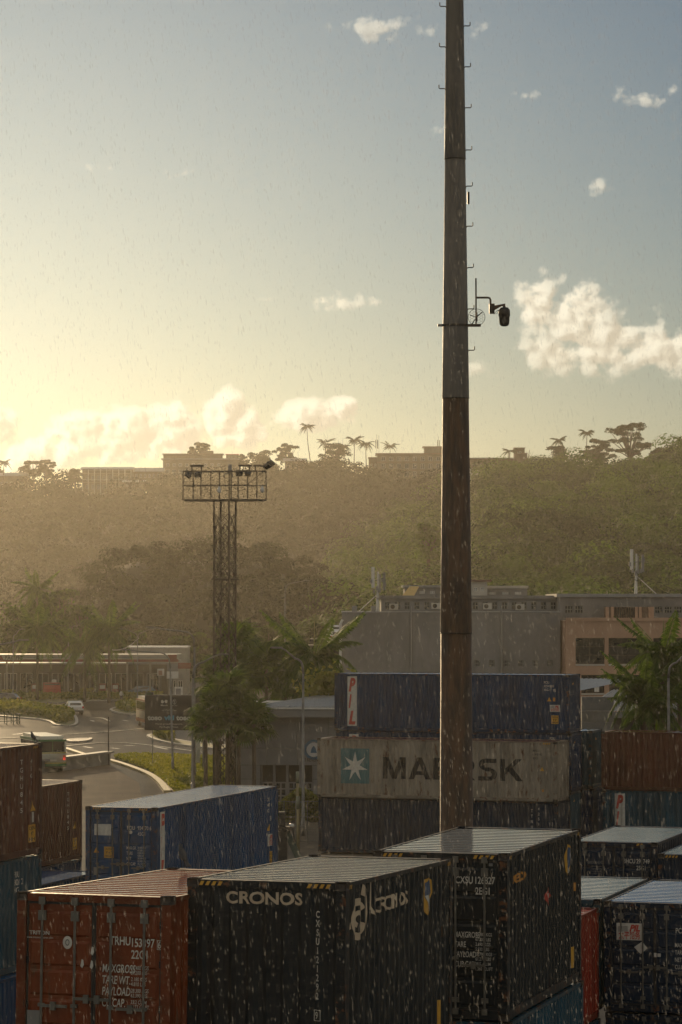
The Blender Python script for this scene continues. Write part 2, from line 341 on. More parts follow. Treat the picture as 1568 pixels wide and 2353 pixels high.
def kerb_line(name, uv, w=.28, h=.14, mat=KERB, closed=False):
    pts = [G(u, v) for u, v in smooth_uv(uv, 5, closed)]; m = MB()
    if closed: pts.append(pts[0])
    for a, b in zip(pts[:-1], pts[1:]):
        t = (b - a); t.z = 0
        if t.length < .05: continue
        t.normalize(); n = Vector((-t.y, t.x, 0)) * w / 2; q = [a + n, a - n, b - n, b + n]
        m.prism([(p.x, p.y, h + .012) for p in q], (0, 0, -h - .012))
    return tag(m.build(name, mat), kind='structure')
def island(uv, mat, name='traffic_island'):
    s = smooth_uv(uv, 5); sheet(name, s, 0.013, mat, .13); kerb_line(name + '_kerb', uv, .3, .15, KERB, True)
# grass verge beside the slip road, its kerb and the brown yard in front
verge = [(262, 1742), (330, 1738), (420, 1741), (500, 1744), (560, 1752), (560, 1800), (470, 1822), (415, 1830), (378, 1800), (345, 1775), (300, 1757)]
sheet('grass_verge', smooth_uv(verge, 4), .013, GRASS, .12)
kerb_line('verge_kerb', [(150, 1722), (200, 1738), (262, 1752), (310, 1768), (345, 1783), (368, 1800), (385, 1822)], .45, .16, KERBY)
sheet('dirt_path', smooth_uv([(372, 1783), (400, 1778), (440, 1786), (438, 1800), (405, 1822), (385, 1812)], 4), .14, DIRT)
sheet('yard_ramp', [(60, 1785), (250, 1757), (262, 1764), (320, 1800), (330, 1860), (60, 1860)], .02, pbr('brown_concrete', (.19, .15, .11), (.135, .105, .08), .3, .6, rvar=.12, bump=.2, spec=.0, coat=.15, coat_r=.35))
island([(255, 1632), (300, 1622), (345, 1622), (345, 1640), (290, 1642)], GRASS)
island([(-60, 1626), (30, 1624), (100, 1634), (160, 1640), (176, 1654), (170, 1668), (130, 1668), (95, 1655), (-60, 1641)], GRASS, 'hedge_island')
island([(-100, 1604.5), (60, 1603.5), (200, 1603.5), (335, 1604), (335, 1609), (200, 1612), (130, 1616), (-100, 1614)], GRASS, 'forecourt_verge')
island([(341, 1693), (360, 1690), (400, 1701), (450, 1709), (520, 1716), (520, 1724), (450, 1718), (400, 1711), (360, 1702)], GRASS, 'splitter_island')
island([(155, 1703), (180, 1700), (208, 1699), (200, 1704), (170, 1707)], CONC, 'small_island')
for uv in ([(-40, 1700), (60, 1695), (130, 1690), (200, 1686), (330, 1676)], [(150, 1716), (240, 1708), (330, 1712), (470, 1731)], [(205, 1650), (235, 1651), (252, 1658)]):
    kerb_line('kerb', uv, .22, .06)
for a in ([(210, 1655.5), (216, 1658)], [(282, 1655), (294, 1657)], [(193, 1716), (212, 1719)], [(256, 1719), (274, 1721)], [(287, 1713), (309, 1714)], [(30, 1688), (80, 1683)], [(118, 1671), (180, 1669)], [(355, 1716), (385, 1722)]):
    p, q = G(*a[0]), G(*a[1]); d = (q - p).normalized(); n = Vector((-d.y, d.x, 0)) * .16
    tag(MB().poly([(w.x, w.y, .02) for w in (p + n, p - n, q - n, q + n)]).build('road_marking', LINE), kind='structure')
# grass blades on the verge (uncountable)
def in_poly(x, y, poly):
    c = np.zeros(len(x), bool); n = len(poly)
    for i in range(n):
        (x1, y1), (x2, y2) = poly[i], poly[(i + 1) % n]
        if y1 == y2: continue
        c ^= ((y1 > y) != (y2 > y)) & (x < (x2 - x1) * (y - y1) / (y2 - y1) + x1)
    return c
def scatter(uv, n, z0, z1, size, mat, name, label, cat, lump=0.0):
    pl = [(p.x, p.y) for p in (G(u, v) for u, v in smooth_uv(uv, 4))]; a = np.array(pl); lo, hi = a.min(0), a.max(0)
    x = lo[0] + RNG.random(n * 3) * (hi[0] - lo[0]); y = lo[1] + RNG.random(n * 3) * (hi[1] - lo[1]); k = in_poly(x, y, pl); x, y = x[k][:n], y[k][:n]
    hz = z1 * (1 + lump * (np.sin(x * 1.3) * np.sin(y * .7 + x) * .5)); z = z0 + (hz - z0) * RNG.random(len(x)) ** .6
    o = leaf_object(name, np.stack([x, y, z], 1), size * (.6 + .8 * RNG.random(len(x))), np.clip(RNG.random(len(x)) * .8 + .2 * np.sin(x * .8), 0, 1), mat)
    return tag(o, label, cat, kind='stuff')
scatter(verge, 14000, .12, .28, .16, LEAF_G, 'grass', 'sunlit short grass on the verge by the curved slip road', 'grass')
def hedge(uv, n, h, size, label):
    o = scatter(uv, n, .15, h, size, LEAF_H, 'hedge', label, 'hedge', .5); o['kind'] = 'thing'; return o
hedge([(-40, 1628), (30, 1627), (100, 1636), (155, 1643), (170, 1655), (160, 1663), (130, 1663), (95, 1651), (-40, 1637)], 6000, 1.0, .22, 'long clipped hedge on the island left of the white car')
hedge([(266, 1630), (300, 1624), (340, 1624), (340, 1636), (290, 1638)], 2200, .9, .2, 'low yellow green hedge on the island behind the white car')
hedge([(-80, 1605), (60, 1604.5), (200, 1604.5), (330, 1605), (330, 1608), (200, 1610), (-80, 1611)], 5000, .8, .22, 'straight low hedge along the petrol station forecourt')
hedge([(352, 1693.5), (370, 1694), (400, 1703), (396, 1706), (365, 1699)], 900, .95, .17, 'small bushy hedge below the black billboard')

# ================================================================== wooded hills
def interp(prof, u): a = np.array(prof, float); return np.interp(u, a[:, 0], a[:, 1])
def far(d): return d * (1.3 if d >= 900 else 1.37 if d >= 770 else 1.0)      # how far the ridges stand
def hill(name, prof, d_ridge, d_base, tree_h, u0, u1, back=160, nu=60, ntt=14, v_base=None):
    us = np.linspace(u0, u1, nu); m = MB(); rows = []
    def height(u, t):
        zr = max(P(u, float(interp(prof, u)), d_ridge).z - tree_h, 0.5)
        s = t * t * (3 - 2 * t) * .45 + t * .55
        return -1 + (zr + 1) * s
    for j in range(ntt + 4):
        t = j / ntt; d = d_base + (d_ridge - d_base) * min(t, 1) + (back * (t - 1) * ntt / 3 if t > 1 else 0)
        for u in us:
            z = height(u, min(t, 1)) * (1 - .25 * max(0, t - 1) * ntt / 3); m.v.append(((u - CX) / F * d, d, z))
    n = len(us)
    for j in range(ntt + 3):
        for i in range(n - 1): m.f.append((j * n + i, j * n + i + 1, (j + 1) * n + i + 1, (j + 1) * n + i)); m.m.append(0)
    tag(m.build(name, FOREST_FLOOR, smooth=True), kind='structure')
    return height
def forest(name, label, height, d_ridge, d_base, u0, u1, spacing, rad, per, size, tint0=.3, keep=lambda u, t: True, mat=None, tmin=.02):
    lob = []; tints = []; d = d_base + (d_ridge - d_base) * tmin
    while d < d_ridge + spacing * .3:
        x0, x1 = (u0 - CX) / F * d, (u1 - CX) / F * d; x = x0 + random.random() * spacing
        while x < x1:
            xx, dd = x + random.uniform(-.35, .35) * spacing, d + random.uniform(-.4, .4) * spacing
            u = xx * F / dd + CX; t = min((dd - d_base) / (d_ridge - d_base), 1.0)
            if keep(u, t):
                z = height(u, max(t, 0)); r = rad * random.uniform(.65, 1.3); ti = min(max(random.gauss(tint0, .42), 0), 1)
                for k in range(3):
                    o = (random.gauss(0, .5) * r, random.gauss(0, .4) * r, random.uniform(.2, 1.0) * r)
                    rr = r * random.uniform(.5, .85); lob.append((xx + o[0], dd + o[1], z + o[2], rr, rr, rr * .8)); tints.append(ti)
            x += spacing
        d += spacing * .9
    lob = np.array(lob); c, nrm = crown_points(lob, per, .25, -.15)
    front = (nrm[:, 1] < .55) | (nrm[:, 2] > .3); c, nrm = c[front], nrm[front]
    ti = np.repeat(np.array(tints), per)[front]; ti = np.clip(ti + RNG.normal(0, .08, len(ti)) + (nrm[:, 2] > .5) * .05, 0, 1)  # upward-facing leaves tinted lighter: light from above put into the leaf colour
    o = leaf_object(name, c, size * (.6 + .8 * RNG.random(len(c))), ti, mat or LEAF_F, up=nrm * 2.2, scatter_n=.4)
    return tag(o, label, 'forest', kind='stuff')
ridge_prof = [(-400, 1130), (0, 1098), (100, 1105), (190, 1122), (290, 1112), (375, 1092), (550, 1078), (640, 1060), (700, 1058), (760, 1056), (850, 1080), (1010, 1085), (1100, 1090), (1250, 1085), (1900, 1070)]
h1 = hill('far_hill', ridge_prof, 1300, 900, 7.5, -500, 2000)
forest('far_hill_forest', 'hazy wooded hillside below the hilltop houses', h1, 1300, 900, -60, 1260, 11.0, 7.4, 130, .62, .25, keep=lambda u, t: not (840 < u < 1080 and t > .93) and not (185 < u < 560 and t > .965), mat=LEAF_FAR)
knoll_prof = [(-200, 1440), (150, 1438), (192, 1395), (200, 1335), (230, 1292), (285, 1250), (330, 1241), (372, 1262), (420, 1243), (500, 1238), (560, 1247), (600, 1246), (650, 1268), (700, 1290), (760, 1322), (812, 1372), (840, 1425), (950, 1440)]
h2 = hill('near_knoll', knoll_prof, 600, 520, 4.2, 120, 900, 60, 50, 8)
forest('knoll_forest', 'dense rounded tree covered knoll behind the lattice tower', h2, 600, 520, 185, 850, 4.8, 3.4, 130, .30, .25, mat=LEAF_K)
spur_prof = [(700, 1430), (775, 1410), (785, 1300), (830, 1250), (880, 1200), (920, 1176), (1000, 1165), (1050, 1135), (1100, 1095), (1160, 1072), (1250, 1062), (1330, 1072), (1420, 1068), (1490, 1042), (1568, 1026), (1800, 1000), (2100, 1050)]
h3 = hill('right_hill', spur_prof, 1100, 430, 9.0, 740, 1900, 160, 60, 16)
forest('right_hill_forest', 'green wooded hillside rising behind the grey warehouse', h3, 1100, 430, 770, 1640, 12.5, 8.0, 270, .44, .45)
low_prof = [(-300, 1300), (0, 1332), (70, 1325), (130, 1335), (190, 1338), (230, 1360), (300, 1420)]
# ------------------------------------------------------------------ trees one can tell apart
def broad_tree(name, base, h, w, label, group=None, dens=1.0, open_=False, mat=None, lean=0.0, tint=.25, leaf=.34, trunk_r=None):
    root = empty(name, base, 0, label, 'tree', group); t = MB(); tr = trunk_r or h * .03
    top = Vector((lean * h, 0, h * .55)); t.tube([(0, 0, -1.0), (lean * h * .3, 0, h * .25), top], [tr * 1.3, tr, tr * .7], 8)
    lob = []
    nl = 36 if open_ else 26
    for i in range(nl):
        a = random.uniform(0, 6.283); q = random.random() ** .5; f = random.uniform(-1, 1)
        zz = h * ((.66 + .30 * f) if open_ else (.52 + .38 * f)); rr = w * .5 * q * math.sqrt(max(0, 1 - f * f * .8)) * random.uniform(.75, 1.0)
        c = Vector((lean * h + math.cos(a) * rr, math.sin(a) * rr * .8, zz)); k = w * (random.uniform(.05, .105) if open_ else random.uniform(.08, .16))
        lob.append((*c, k * 1.3, k * 1.2, k * random.uniform(.6, .9))); mid = (Vector((lean * h * .8, 0, h * .38)) + c) / 2 + Vector((random.uniform(-.3, .3), 0, -h * .03))
        t.tube([(lean * h * .6, 0, h * random.uniform(.2, .4)), mid, c], [tr * .55, tr * .35, tr * .15], 5)
    if not open_: lob.append((lean * h, 0, h * .5, w * .3, w * .3, h * .35))
    t.build('trunk', BARK, root, True)
    c, n = crown_points(np.array(lob), int(60 * dens), .6)
    leaf_object('crown', c, leaf * (.6 + .8 * RNG.random(len(c))), np.clip(RNG.normal(tint, .22, len(c)), 0, 1), mat or LEAF_D, root)
    return root
def frond_quads(L, droop, wid, nl=14, vee=.35, start=.12, jitter=.04, rise=.35, wind=0., lwk=1.0):
    """one feather frond along +x from the origin: stem strip plus leaflets; returns quads"""
    q = []; pts = []
    for i in range(nl + 1):
        t = i / nl; pts.append(np.array([L * t * (1 - .12 * droop * t), wind * L * t * t, L * (rise * t - droop * t * t)]))
    for i in range(nl):
        a, b = pts[i], pts[i + 1]; w = .035 * L * (1 - i / nl) * .35 + .01
        q += [a + [0, w, 0], a - [0, w, 0], b - [0, w * .8, 0], b + [0, w * .8, 0]]
    for i in range(nl * 2):
        t = start + (1 - start) * (i + .5) / (nl * 2); k = min(int(t * nl), nl - 1); fr = t * nl - k; p = pts[k] * (1 - fr) + pts[k + 1] * fr; tg = pts[k + 1] - pts[k]; tg = tg / np.linalg.norm(tg)
        ll = wid * (math.sin(math.pi * min(t * .8 + .2, 1)) ** .7) * random.uniform(.8, 1.1); lw = (.045 * wid + .018) * lwk
        for s in (-1, 1):
            d = np.array([.55 * tg[0], s * .8, -vee + .55 * tg[2]]); d /= np.linalg.norm(d); e = p + d * ll + np.array([0, 0, -.18 * ll]) + RNG.normal(0, jitter, 3) * wid
            m = p + d * ll * .5; q += [p, m + tg * lw, e, m - tg * lw]
    return np.array(q)
def coco_palm(base, h, label, group='coconut palms on the skyline', lean=0.05, n=15, L=3.6, name='coconut_palm', seed=0, trunk=.17):
    random.seed(100 + seed); root = empty(name, base, random.uniform(0, 6), label, 'palm tree', group); t = MB()
    root.rotation_euler.z = 0
    pts = [Vector((-lean * h * (1 - (k / 6)) ** 2, 0, h * k / 6 - (1.0 if k == 0 else 0))) for k in range(7)]; t.tube(pts, [trunk * (1.25 - .6 * k / 6) for k in range(7)], 7); t.build('trunk', TRUNK, root, True)
    allq = []
    for k in range(n):
        a = 2 * math.pi * k / n + random.uniform(-.2, .2); up = random.uniform(-.1, 1.0); q = frond_quads(L * random.uniform(.8, 1.1), .45 + .45 * (1 - up) * random.uniform(.7, 1.2), .95, 9, .45, rise=.15 + .75 * up, lwk=2.4)
        c, s = math.cos(a), math.sin(a); allq.append(np.stack([q[:, 0] * c - q[:, 1] * s, q[:, 0] * s + q[:, 1] * c, q[:, 2] + h], 1))
    v = np.concatenate(allq); quad_object('crown', v, np.repeat(RNG.random(len(v) // 4), 4), LEAF_D, root); return root
for i, (u, vt, vb, d, lean, n, L, lab) in enumerate([
        (706, 972, 1055, 985, -.10, 15, 2.9, 'tall lone coconut palm with a bent trunk on the skyline'),
        (748, 1008, 1060, 980, .03, 16, 3.4, 'coconut palm right of the tall lone palm, half sunk in trees'),
        (815, 1002, 1062, 985, .02, 15, 3.1, 'left of two close coconut palms beside the mast on the ridge'),
        (841, 1009, 1066, 975, -.02, 16, 3.4, 'right of two close coconut palms left of the long hill block'),
        (791, 1018, 1066, 990, .0, 13, 2.8, 'small low coconut palm between its taller ridge neighbours'),
        (897, 1017, 1060, 1010, .05, 12, 3.2, 'coconut palm fronds rising over the long hill block roof'),
        (9, 1055, 1098, 960, .02, 14, 2.9, 'coconut palm at the far left end of the skyline'),
        (464, 1022, 1060, 1010, .0, 10, 2.6, 'palm top poking out of the tree on the white building'),
        (1172, 1028, 1075, 840, .04, 12, 2.9, 'palm beside the brick tower on the right ridge'),
        (1284, 1003, 1065, 820, .02, 14, 2.6, 'palm above the round dark bush on the right ridge'),
        (1349, 986, 1070, 815, .03, 15, 2.6, 'slim coconut palm left of the big spreading tree'),
        (1566, 1000, 1040, 800, .0, 14, 3.0, 'palm cut by the right edge of the skyline')]):
    d = far(d); b = P(u, vb, d); t = P(u, vt, d); coco_palm(b, max(t.z - b.z - L * .55, 3.0), lab, lean=lean, n=n + 3, L=L * 1.45, seed=i)
for (u, vt, vb, wu, d, lab, op, dn) in [
        (1448, 974, 1070, 104, 800, 'big spreading tree with open branches on the right ridge', True, 2.2),
        (1372, 1010, 1075, 84, 810, 'dark leafy tree between the slim palm and the big spreading tree', True, 1.9),
        (1278, 1022, 1095, 70, 815, 'round dense dark bush on the right ridge', False, 2.4),
        (1530, 1028, 1070, 70, 790, 'leafy tree right of the big spreading tree', False, 1.6),
        (78, 1058, 1100, 60, 965, 'left of two lacy trees at the left of the ridge', True, 1.5),
        (108, 1056, 1100, 46, 960, 'right of two lacy trees at the left of the ridge', True, 1.5),
        (172, 1076, 1112, 34, 955, 'small pointed tree left of the storeyed timber house', False, 1.4),
        (462, 1018, 1060, 56, 1015, 'leafy tree growing over the white hilltop building', True, 1.8),
        (600, 1036, 1075, 66, 985, 'round tree right of the white hilltop building', False, 2.0),
        (660, 1022, 1072, 60, 990, 'lacy tree left of the tall lone palm', True, 1.8),
        (772, 1018, 1070, 62, 978, 'dense tree between ridge palms', False, 2.0),
        (560, 1040, 1070, 22, 985, 'slender small tree beside the white hilltop building', False, 1.2)]:
    d = far(d); b = P(u, vb + (14 if op else 6), d); h = P(u, vt, d).z - b.z; broad_tree('ridge_tree', b, h, 1.1 * wu * d / F, lab, 'trees on the skyline', dn * 1.3, op, leaf=.34)
bt = empty('bare_tree', P(1212, 1072, far(825)), 0, 'leafless bare tree between the brick tower and the round bush', 'tree', 'trees on the skyline'); m = MB()
for k in range(16):
    a = random.uniform(0, 6.28); e = Vector((math.cos(a) * random.uniform(.5, 3), math.sin(a), random.uniform(4, 7))); m.tube([(0, 0, 0), (e.x * .35, e.y * .3, e.z * .55), e], [.12, .07, .03], 4)
m.build('branches', BARK, bt)
# nearer trees left of the knoll and one bright crown in the right wood
for (u, vt, vb, wu, d, lab, tint) in [(20, 1350, 1490, 130, 470, 'hazy tree at the left edge behind the petrol station', .4), (85, 1345, 1490, 90, 480, 'hazy tree behind the petrol station below the low palm', .35), (150, 1338, 1480, 120, 490, 'rounded hazy tree left of the knoll', .3),
                                (195, 1380, 1500, 110, 460, 'hazy tree at the foot of the knoll', .3), (120, 1420, 1530, 110, 440, 'bushy tree behind the station palms', .35), (40, 1425, 1530, 120, 445, 'bushy tree behind the left station palm', .35),
                                (300, 1440, 1560, 130, 430, 'dim tree below the knoll behind the curved lamp posts', .2), (420, 1450, 1560, 130, 430, 'dim tree behind the white station building', .2), (640, 1440, 1590, 150, 420, 'dim tree behind the fan palms', .2), (560, 1450, 1590, 120, 425, 'dim tree behind the lattice tower', .2), (740, 1430, 1590, 120, 420, 'dim tree left of the grey warehouse', .25),
                                (985, 1190, 1300, 62, 640, 'bright yellow green crown in the right wood', 1.0)]:
    b = P(u, vb, d); b.z = b.z if 'wood' in lab else 0; h = P(u, vt, d).z - b.z
    broad_tree('leafy_tree', b, h, wu * d / F, lab, 'trees below the hill', 2.6, False, LEAF_F, leaf=.36, tint=tint)
# ================================================================== buildings
ROOFG = pbr('grey_metal_roof', (.30, .31, .31), (.22, .225, .23), .8, .4, .35)
ROOFR = pbr('rusty_roof', (.22, .12, .08), (.16, .10, .075), .7, .6)
WARMW = pbr('warm_plaster', (.40, .34, .25), (.32, .27, .2), .4, .8)
BRICK = pbr('brown_plaster', (.24, .17, .12), (.18, .125, .09), .5, .8)
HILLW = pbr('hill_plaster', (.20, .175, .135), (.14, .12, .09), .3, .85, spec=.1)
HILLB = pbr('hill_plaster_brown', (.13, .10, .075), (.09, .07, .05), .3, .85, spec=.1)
def win_mesh(w, h, nx=2, nz=2, fw=.07, frame=WHITE, depth=.09):
    m = MB(); m.box(-w / 2, w / 2, .05, .055, 0, h, 1)
    for i in range(nx + 1): x = -w / 2 + w * i / nx; m.box(x - fw / 2 if 0 < i < nx else (x if i == 0 else x - fw), x + fw / 2 if 0 < i < nx else (x + fw if i == 0 else x), 0, .048, 0, h, 0)
    for j in range(nz + 1): z = h * j / nz; m.box(-w / 2 + fw, w / 2 - fw, .003, .046, z - fw / 2 if 0 < j < nz else (z if j == 0 else z - fw), z + fw / 2 if 0 < j < nz else (z + fw if j == 0 else z), 0)
    return m.mesh('window', [frame, GLASS])
def block(name, label, U0, U1, Vt, Vb, d, depth, mat, rows=(), roofmat=None, overhang=.4, roof_t=.25, group=None, extra_base=3.0, frame=WHITE, nxz=(2, 2), parapet=False, gable=0.0, rz=0.0):
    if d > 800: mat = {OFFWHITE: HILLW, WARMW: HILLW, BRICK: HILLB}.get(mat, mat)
    d = far(d); a, b = P(U0, Vb, d), P(U1, Vt, d); w = b.x - a.x; h = b.z - a.z
    root = empty(name, ((a.x + b.x) / 2, d, a.z), rz, label, 'building', group); hs = []; wins = []
    for (zf, hf, n, f0, f1, wf) in rows:            # fractions: sill, height, count, span, width share
        for i in range(n):
            cx = -w / 2 + w * (f0 + (f1 - f0) * (i + .5) / n); ww = w * (f1 - f0) / n * wf; hs.append((cx - ww / 2, cx + ww / 2, h * zf, h * (zf + hf))); wins.append((cx, h * zf, ww, h * hf))
    m = MB(); m.wall(-w / 2, w / 2, -extra_base, h, 0, .16, hs)
    m.add([(-w / 2, 0, -extra_base), (-w / 2, depth, -extra_base), (-w / 2, depth, h), (-w / 2, 0, h)], [(0, 3, 2, 1)]); m.add([(w / 2, 0, -extra_base), (w / 2, depth, -extra_base), (w / 2, depth, h), (w / 2, 0, h)], [(0, 1, 2, 3)])
    m.add([(-w / 2, depth, -extra_base), (w / 2, depth, -extra_base), (w / 2, depth, h), (-w / 2, depth, h)], [(0, 1, 2, 3)]); m.box(-w / 2 + .02, w / 2 - .02, .2, depth - .02, h * .03, h - .05)
    m.build('wall', mat, root); cache = {}
    for (cx, z, ww, hh) in wins:
        k = (round(ww, 2), round(hh, 2))
        if k not in cache: cache[k] = win_mesh(ww - .01, hh - .01, *nxz, frame=frame)
        inst('window', cache[k], root, (cx, .07, z + .005))
    o = overhang; r = MB()
    if gable:
        r.prism([(-w / 2 - o, -o, h + .01), (-w / 2 - o, -o, h + .12), (-w / 2 - o, depth / 2, h + gable + .12), (-w / 2 - o, depth + o, h + .12), (-w / 2 - o, depth + o, h + .01)], (w + 2 * o, 0, 0))
    else: r.box(-w / 2 - o, w / 2 + o, -o, depth + o, h + .004, h + roof_t)
    r.build('roof', roofmat or ROOFG, root)
    return root, w, h
# --- hilltop houses (ridge about 1 km away)
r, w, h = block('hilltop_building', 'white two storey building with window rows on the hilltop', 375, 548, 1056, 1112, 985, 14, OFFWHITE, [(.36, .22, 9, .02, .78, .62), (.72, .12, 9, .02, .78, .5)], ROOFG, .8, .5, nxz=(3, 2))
m = MB(); m.box(-w / 2, w * .28, 2, 10, h + .6, h + 2.4); m.box(-w * .02, w * .16, 3, 9, h + 2.4, h + 4); m.build('penthouse', HILLW, r); MB().box(-w / 2 - .5, w * .3, 1.2, 11, h + 2.41, h + 2.7).build('penthouse_roof', ROOFR, r)
m = MB()
for k in range(26): x = -w / 2 + .3 + k * (w * .5) / 25; m.box(x, x + .12, .1, .22, h + .5, h + 1.7)
m.box(-w / 2, w * .02, .05, .25, h + 1.7, h + 1.85); m.build('railing', DARKSTEEL, r)
MB().box(-w * .1, w * .35, -.5, -.1, h * .1, h * .33).build('awning', PANELG, r)
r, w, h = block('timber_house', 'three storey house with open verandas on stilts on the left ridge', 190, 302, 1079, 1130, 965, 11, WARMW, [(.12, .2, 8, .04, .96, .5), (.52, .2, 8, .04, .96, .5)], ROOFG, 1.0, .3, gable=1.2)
for k in range(9): x = -w / 2 + w * k / 8; MB().box(x - .12, x + .12, -1.6, -1.36, -5, h - .05).build('post', WHITE, r)
for z in (h * .42, h * .82): MB().box(-w / 2, w / 2, -1.7, -.02, z - .14, z).build('veranda_floor', WARMW, r)
for z in (h * .55, h * .95): MB().box(-w / 2, w / 2, -1.6, -1.5, z - .1, z).build('veranda_rail', WHITE, r)
r, w, h = block('ridge_house', 'long low house with grey hipped roof between the veranda house and white building', 296, 372, 1084, 1102, 975, 10, OFFWHITE, [(.25, .45, 7, .04, .96, .5)], ROOFG, 1.0, .3, gable=1.8)
block('tin_roof_house', 'pale small house with a white tin roof below the grey hipped roof', 285, 330, 1108, 1122, 955, 8, WARMW, [(.25, .4, 4, .06, .94, .5)], WHITE, .8, .2, gable=.9)
block('hazy_house', 'hazy house behind trees at the left end of the ridge', -30, 60, 1094, 1128, 960, 10, WARMW, [(.3, .3, 7, .03, .97, .5)], ROOFG, .8, .3, gable=1.5)
block('roof_house', 'house with pale roof under the tall lone palm', 655, 700, 1060, 1080, 975, 9, OFFWHITE, [(.3, .4, 4, .06, .94, .5)], ROOFG, 1.0, .25, gable=1.4)
block('small_block', 'plain pale block right of the white hilltop building', 520, 548, 1045, 1062, 992, 8, OFFWHITE, [(.3, .4, 3, .06, .94, .5)], REDP, .3, .3)
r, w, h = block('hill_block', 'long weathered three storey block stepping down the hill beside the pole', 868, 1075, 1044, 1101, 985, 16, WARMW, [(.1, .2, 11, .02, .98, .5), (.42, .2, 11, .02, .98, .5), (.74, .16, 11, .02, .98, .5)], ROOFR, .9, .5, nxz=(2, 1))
for z in (h * .36, h * .68): MB().box(-w / 2 - .3, w / 2 + .3, -.7, -.01, z - .15, z + .1).build('ledge', BRICK, r)
MB().box(w * .02, w * .42, 2, 11, h + .5, h + 3.2).build('penthouse', HILLW, r); MB().box(w * .0, w * .44, 1.4, 11.6, h + 3.21, h + 3.6).build('penthouse_roof', ROOFR, r)
block('hill_annex', 'narrow weathered annex at the left end of the long hill block', 848, 868.5, 1052, 1092, 992, 12, BRICK, [(.1, .2, 2, .05, .95, .5), (.45, .2, 2, .05, .95, .5)], ROOFR, .3, .3)
block('ridge_hall', 'long flat roofed hall right of the pole on the ridge', 1078, 1205, 1054, 1085, 870, 14, BRICK, [(.45, .22, 8, .03, .97, .5)], ROOFG, .6, .4)
r, w, h = block('brick_tower', 'square brick lift tower rising from the flat roofed hall', 1182, 1206, 1030, 1060, 866, 5, BRICK, [(.6, .15, 1, .3, .7, .9)], ROOFR, .3, .3)
block('tower_annex', 'lower annex with railing right of the brick lift tower', 1198, 1212, 1042, 1062, 864, 4, BRICK, [(.4, .2, 1, .3, .7, .9)], ROOFR, .2, .2)
block('hill_shed', 'small pale shed on the slope right of the pole', 1076, 1102, 1076, 1090, 850, 5, WHITE, [(.4, .3, 2, .1, .9, .6)], ROOFG, .3, .2)
# ridge antennas
def mast_pole(u, vt, vb, d, lab, panels=2):
    d = far(d); b, t = P(u, vb, d), P(u, vt, d); r = empty('antenna_mast', b, 0, lab, 'mast', 'phone masts on roofs'); h = t.z - b.z
    MB().tube([(0, 0, -1), (0, 0, h)], .07, 6).build('pole', STEEL, r)
    for k in range(panels): MB().box(-.55 + k * .8, -.3 + k * .8, -.3, -.15, h * .35, h * .75).build('panel_antenna', DARKSTEEL, r)
mast_pole(866, 998, 1048, 990, 'twin antenna poles over the left of the long hill block'); mast_pole(871, 1000, 1048, 990, 'thin antenna pole right of its twin over the hill block', 1); mast_pole(788, 1010, 1062, 985, 'antenna mast between ridge palms')
mast_pole(1008, 1002, 1040, 985, 'antenna mast on the hill block beside the pole')

# --- grey warehouse with clerestory, and the salmon office block in front of it (260 m)
gw, w, h = block('grey_warehouse', 'big grey rendered warehouse wall with a clerestory floor behind the container stacks', 786, 1288, 1408, 1702, 262, 16, GREYW, [(.577, .055, 7, .52, .985, .42)], ROOFG, .05, .12, extra_base=.0, frame=STEEL, nxz=(4, 2))
for u in (944, 1152): x = P(u, 1500, 262).x - gw.location.x; MB().tube([(x, -.1, 0), (x, -.1, h + .6)], .09, 8).build('drain_pipe', PANELG, gw)
x = P(789, 1500, 262).x - gw.location.x; MB().tube([(x - .25, -.2, 0), (x - .25, -.2, h - 1), (x - .05, -.2, h - .6)], .12, 8).build('drain_pipe', WHITE, gw)
uc, w2, h2c = block('clerestory_floor', 'set back top floor of the grey warehouse with small broken windows', 876, 1287, 1376, 1409, 268, 10, PANELG, [(.25, .55, 18, .01, .99, .6)], GREYW, .35, .3, extra_base=.4, frame=STEEL, nxz=(2, 2))
LIT = plain('bright_sky_pane', (.75, .68, .5), .25)
for (u, v0, v1, wd) in [(880, 1374, 1408, .5)]: pass
t2, w3, h3c = block('warehouse_block', 'grey upper block with small white barred windows above the salmon offices', 1286, 1640, 1372, 1560, 264.5, 14, GREYW, [(.80, .10, 2, .03, .16, .85), (.80, .09, 4, .55, .80, .85)], ROOFG, .25, .3, extra_base=0, frame=STEEL, nxz=(3, 2))
for u, v in ((946, 1369), (1286, 1367)): pass
rt, w4, h4 = block('roof_shed', 'rust roofed penthouse on the warehouse right of the pole', 1082, 1120, 1337, 1368, 276, 4, OFFWHITE, [(.3, .3, 2, .1, .9, .6)], ROOFR, .4, .2, extra_base=1)
block('roof_store', 'long low grey store on the warehouse roof', 930, 1082, 1350, 1372, 279, 5, GREYW, [(.35, .3, 6, .03, .97, .5)], ROOFG, .2, .2, extra_base=1)
block('roof_parapet', 'pale parapet wall on the warehouse roof behind the pole', 1082, 1212, 1352, 1372, 281, 4, GREYW, [(.3, .3, 4, .05, .95, .5)], OFFWHITE, .1, .25, extra_base=1)
sk = P(938, 1358, 274); m = MB(); m.add([(-.5, 0, -.45), (.5, 0, -.45), (1.0, 1.2, .45), (.2, 1.2, .45)], [(0, 1, 2, 3)]); m.prism([(-.6, -.02, -.5), (.5, -.02, -.5), (1.05, 1.2, .42), (.15, 1.2, .42)], (0, 0, -.06))
tag(m.build('roof_hatch', plain('yellow_sheet', (.6, .42, .16), .4), None, loc=sk), 'tilted yellow translucent roof hatch on the warehouse roof', 'hatch')
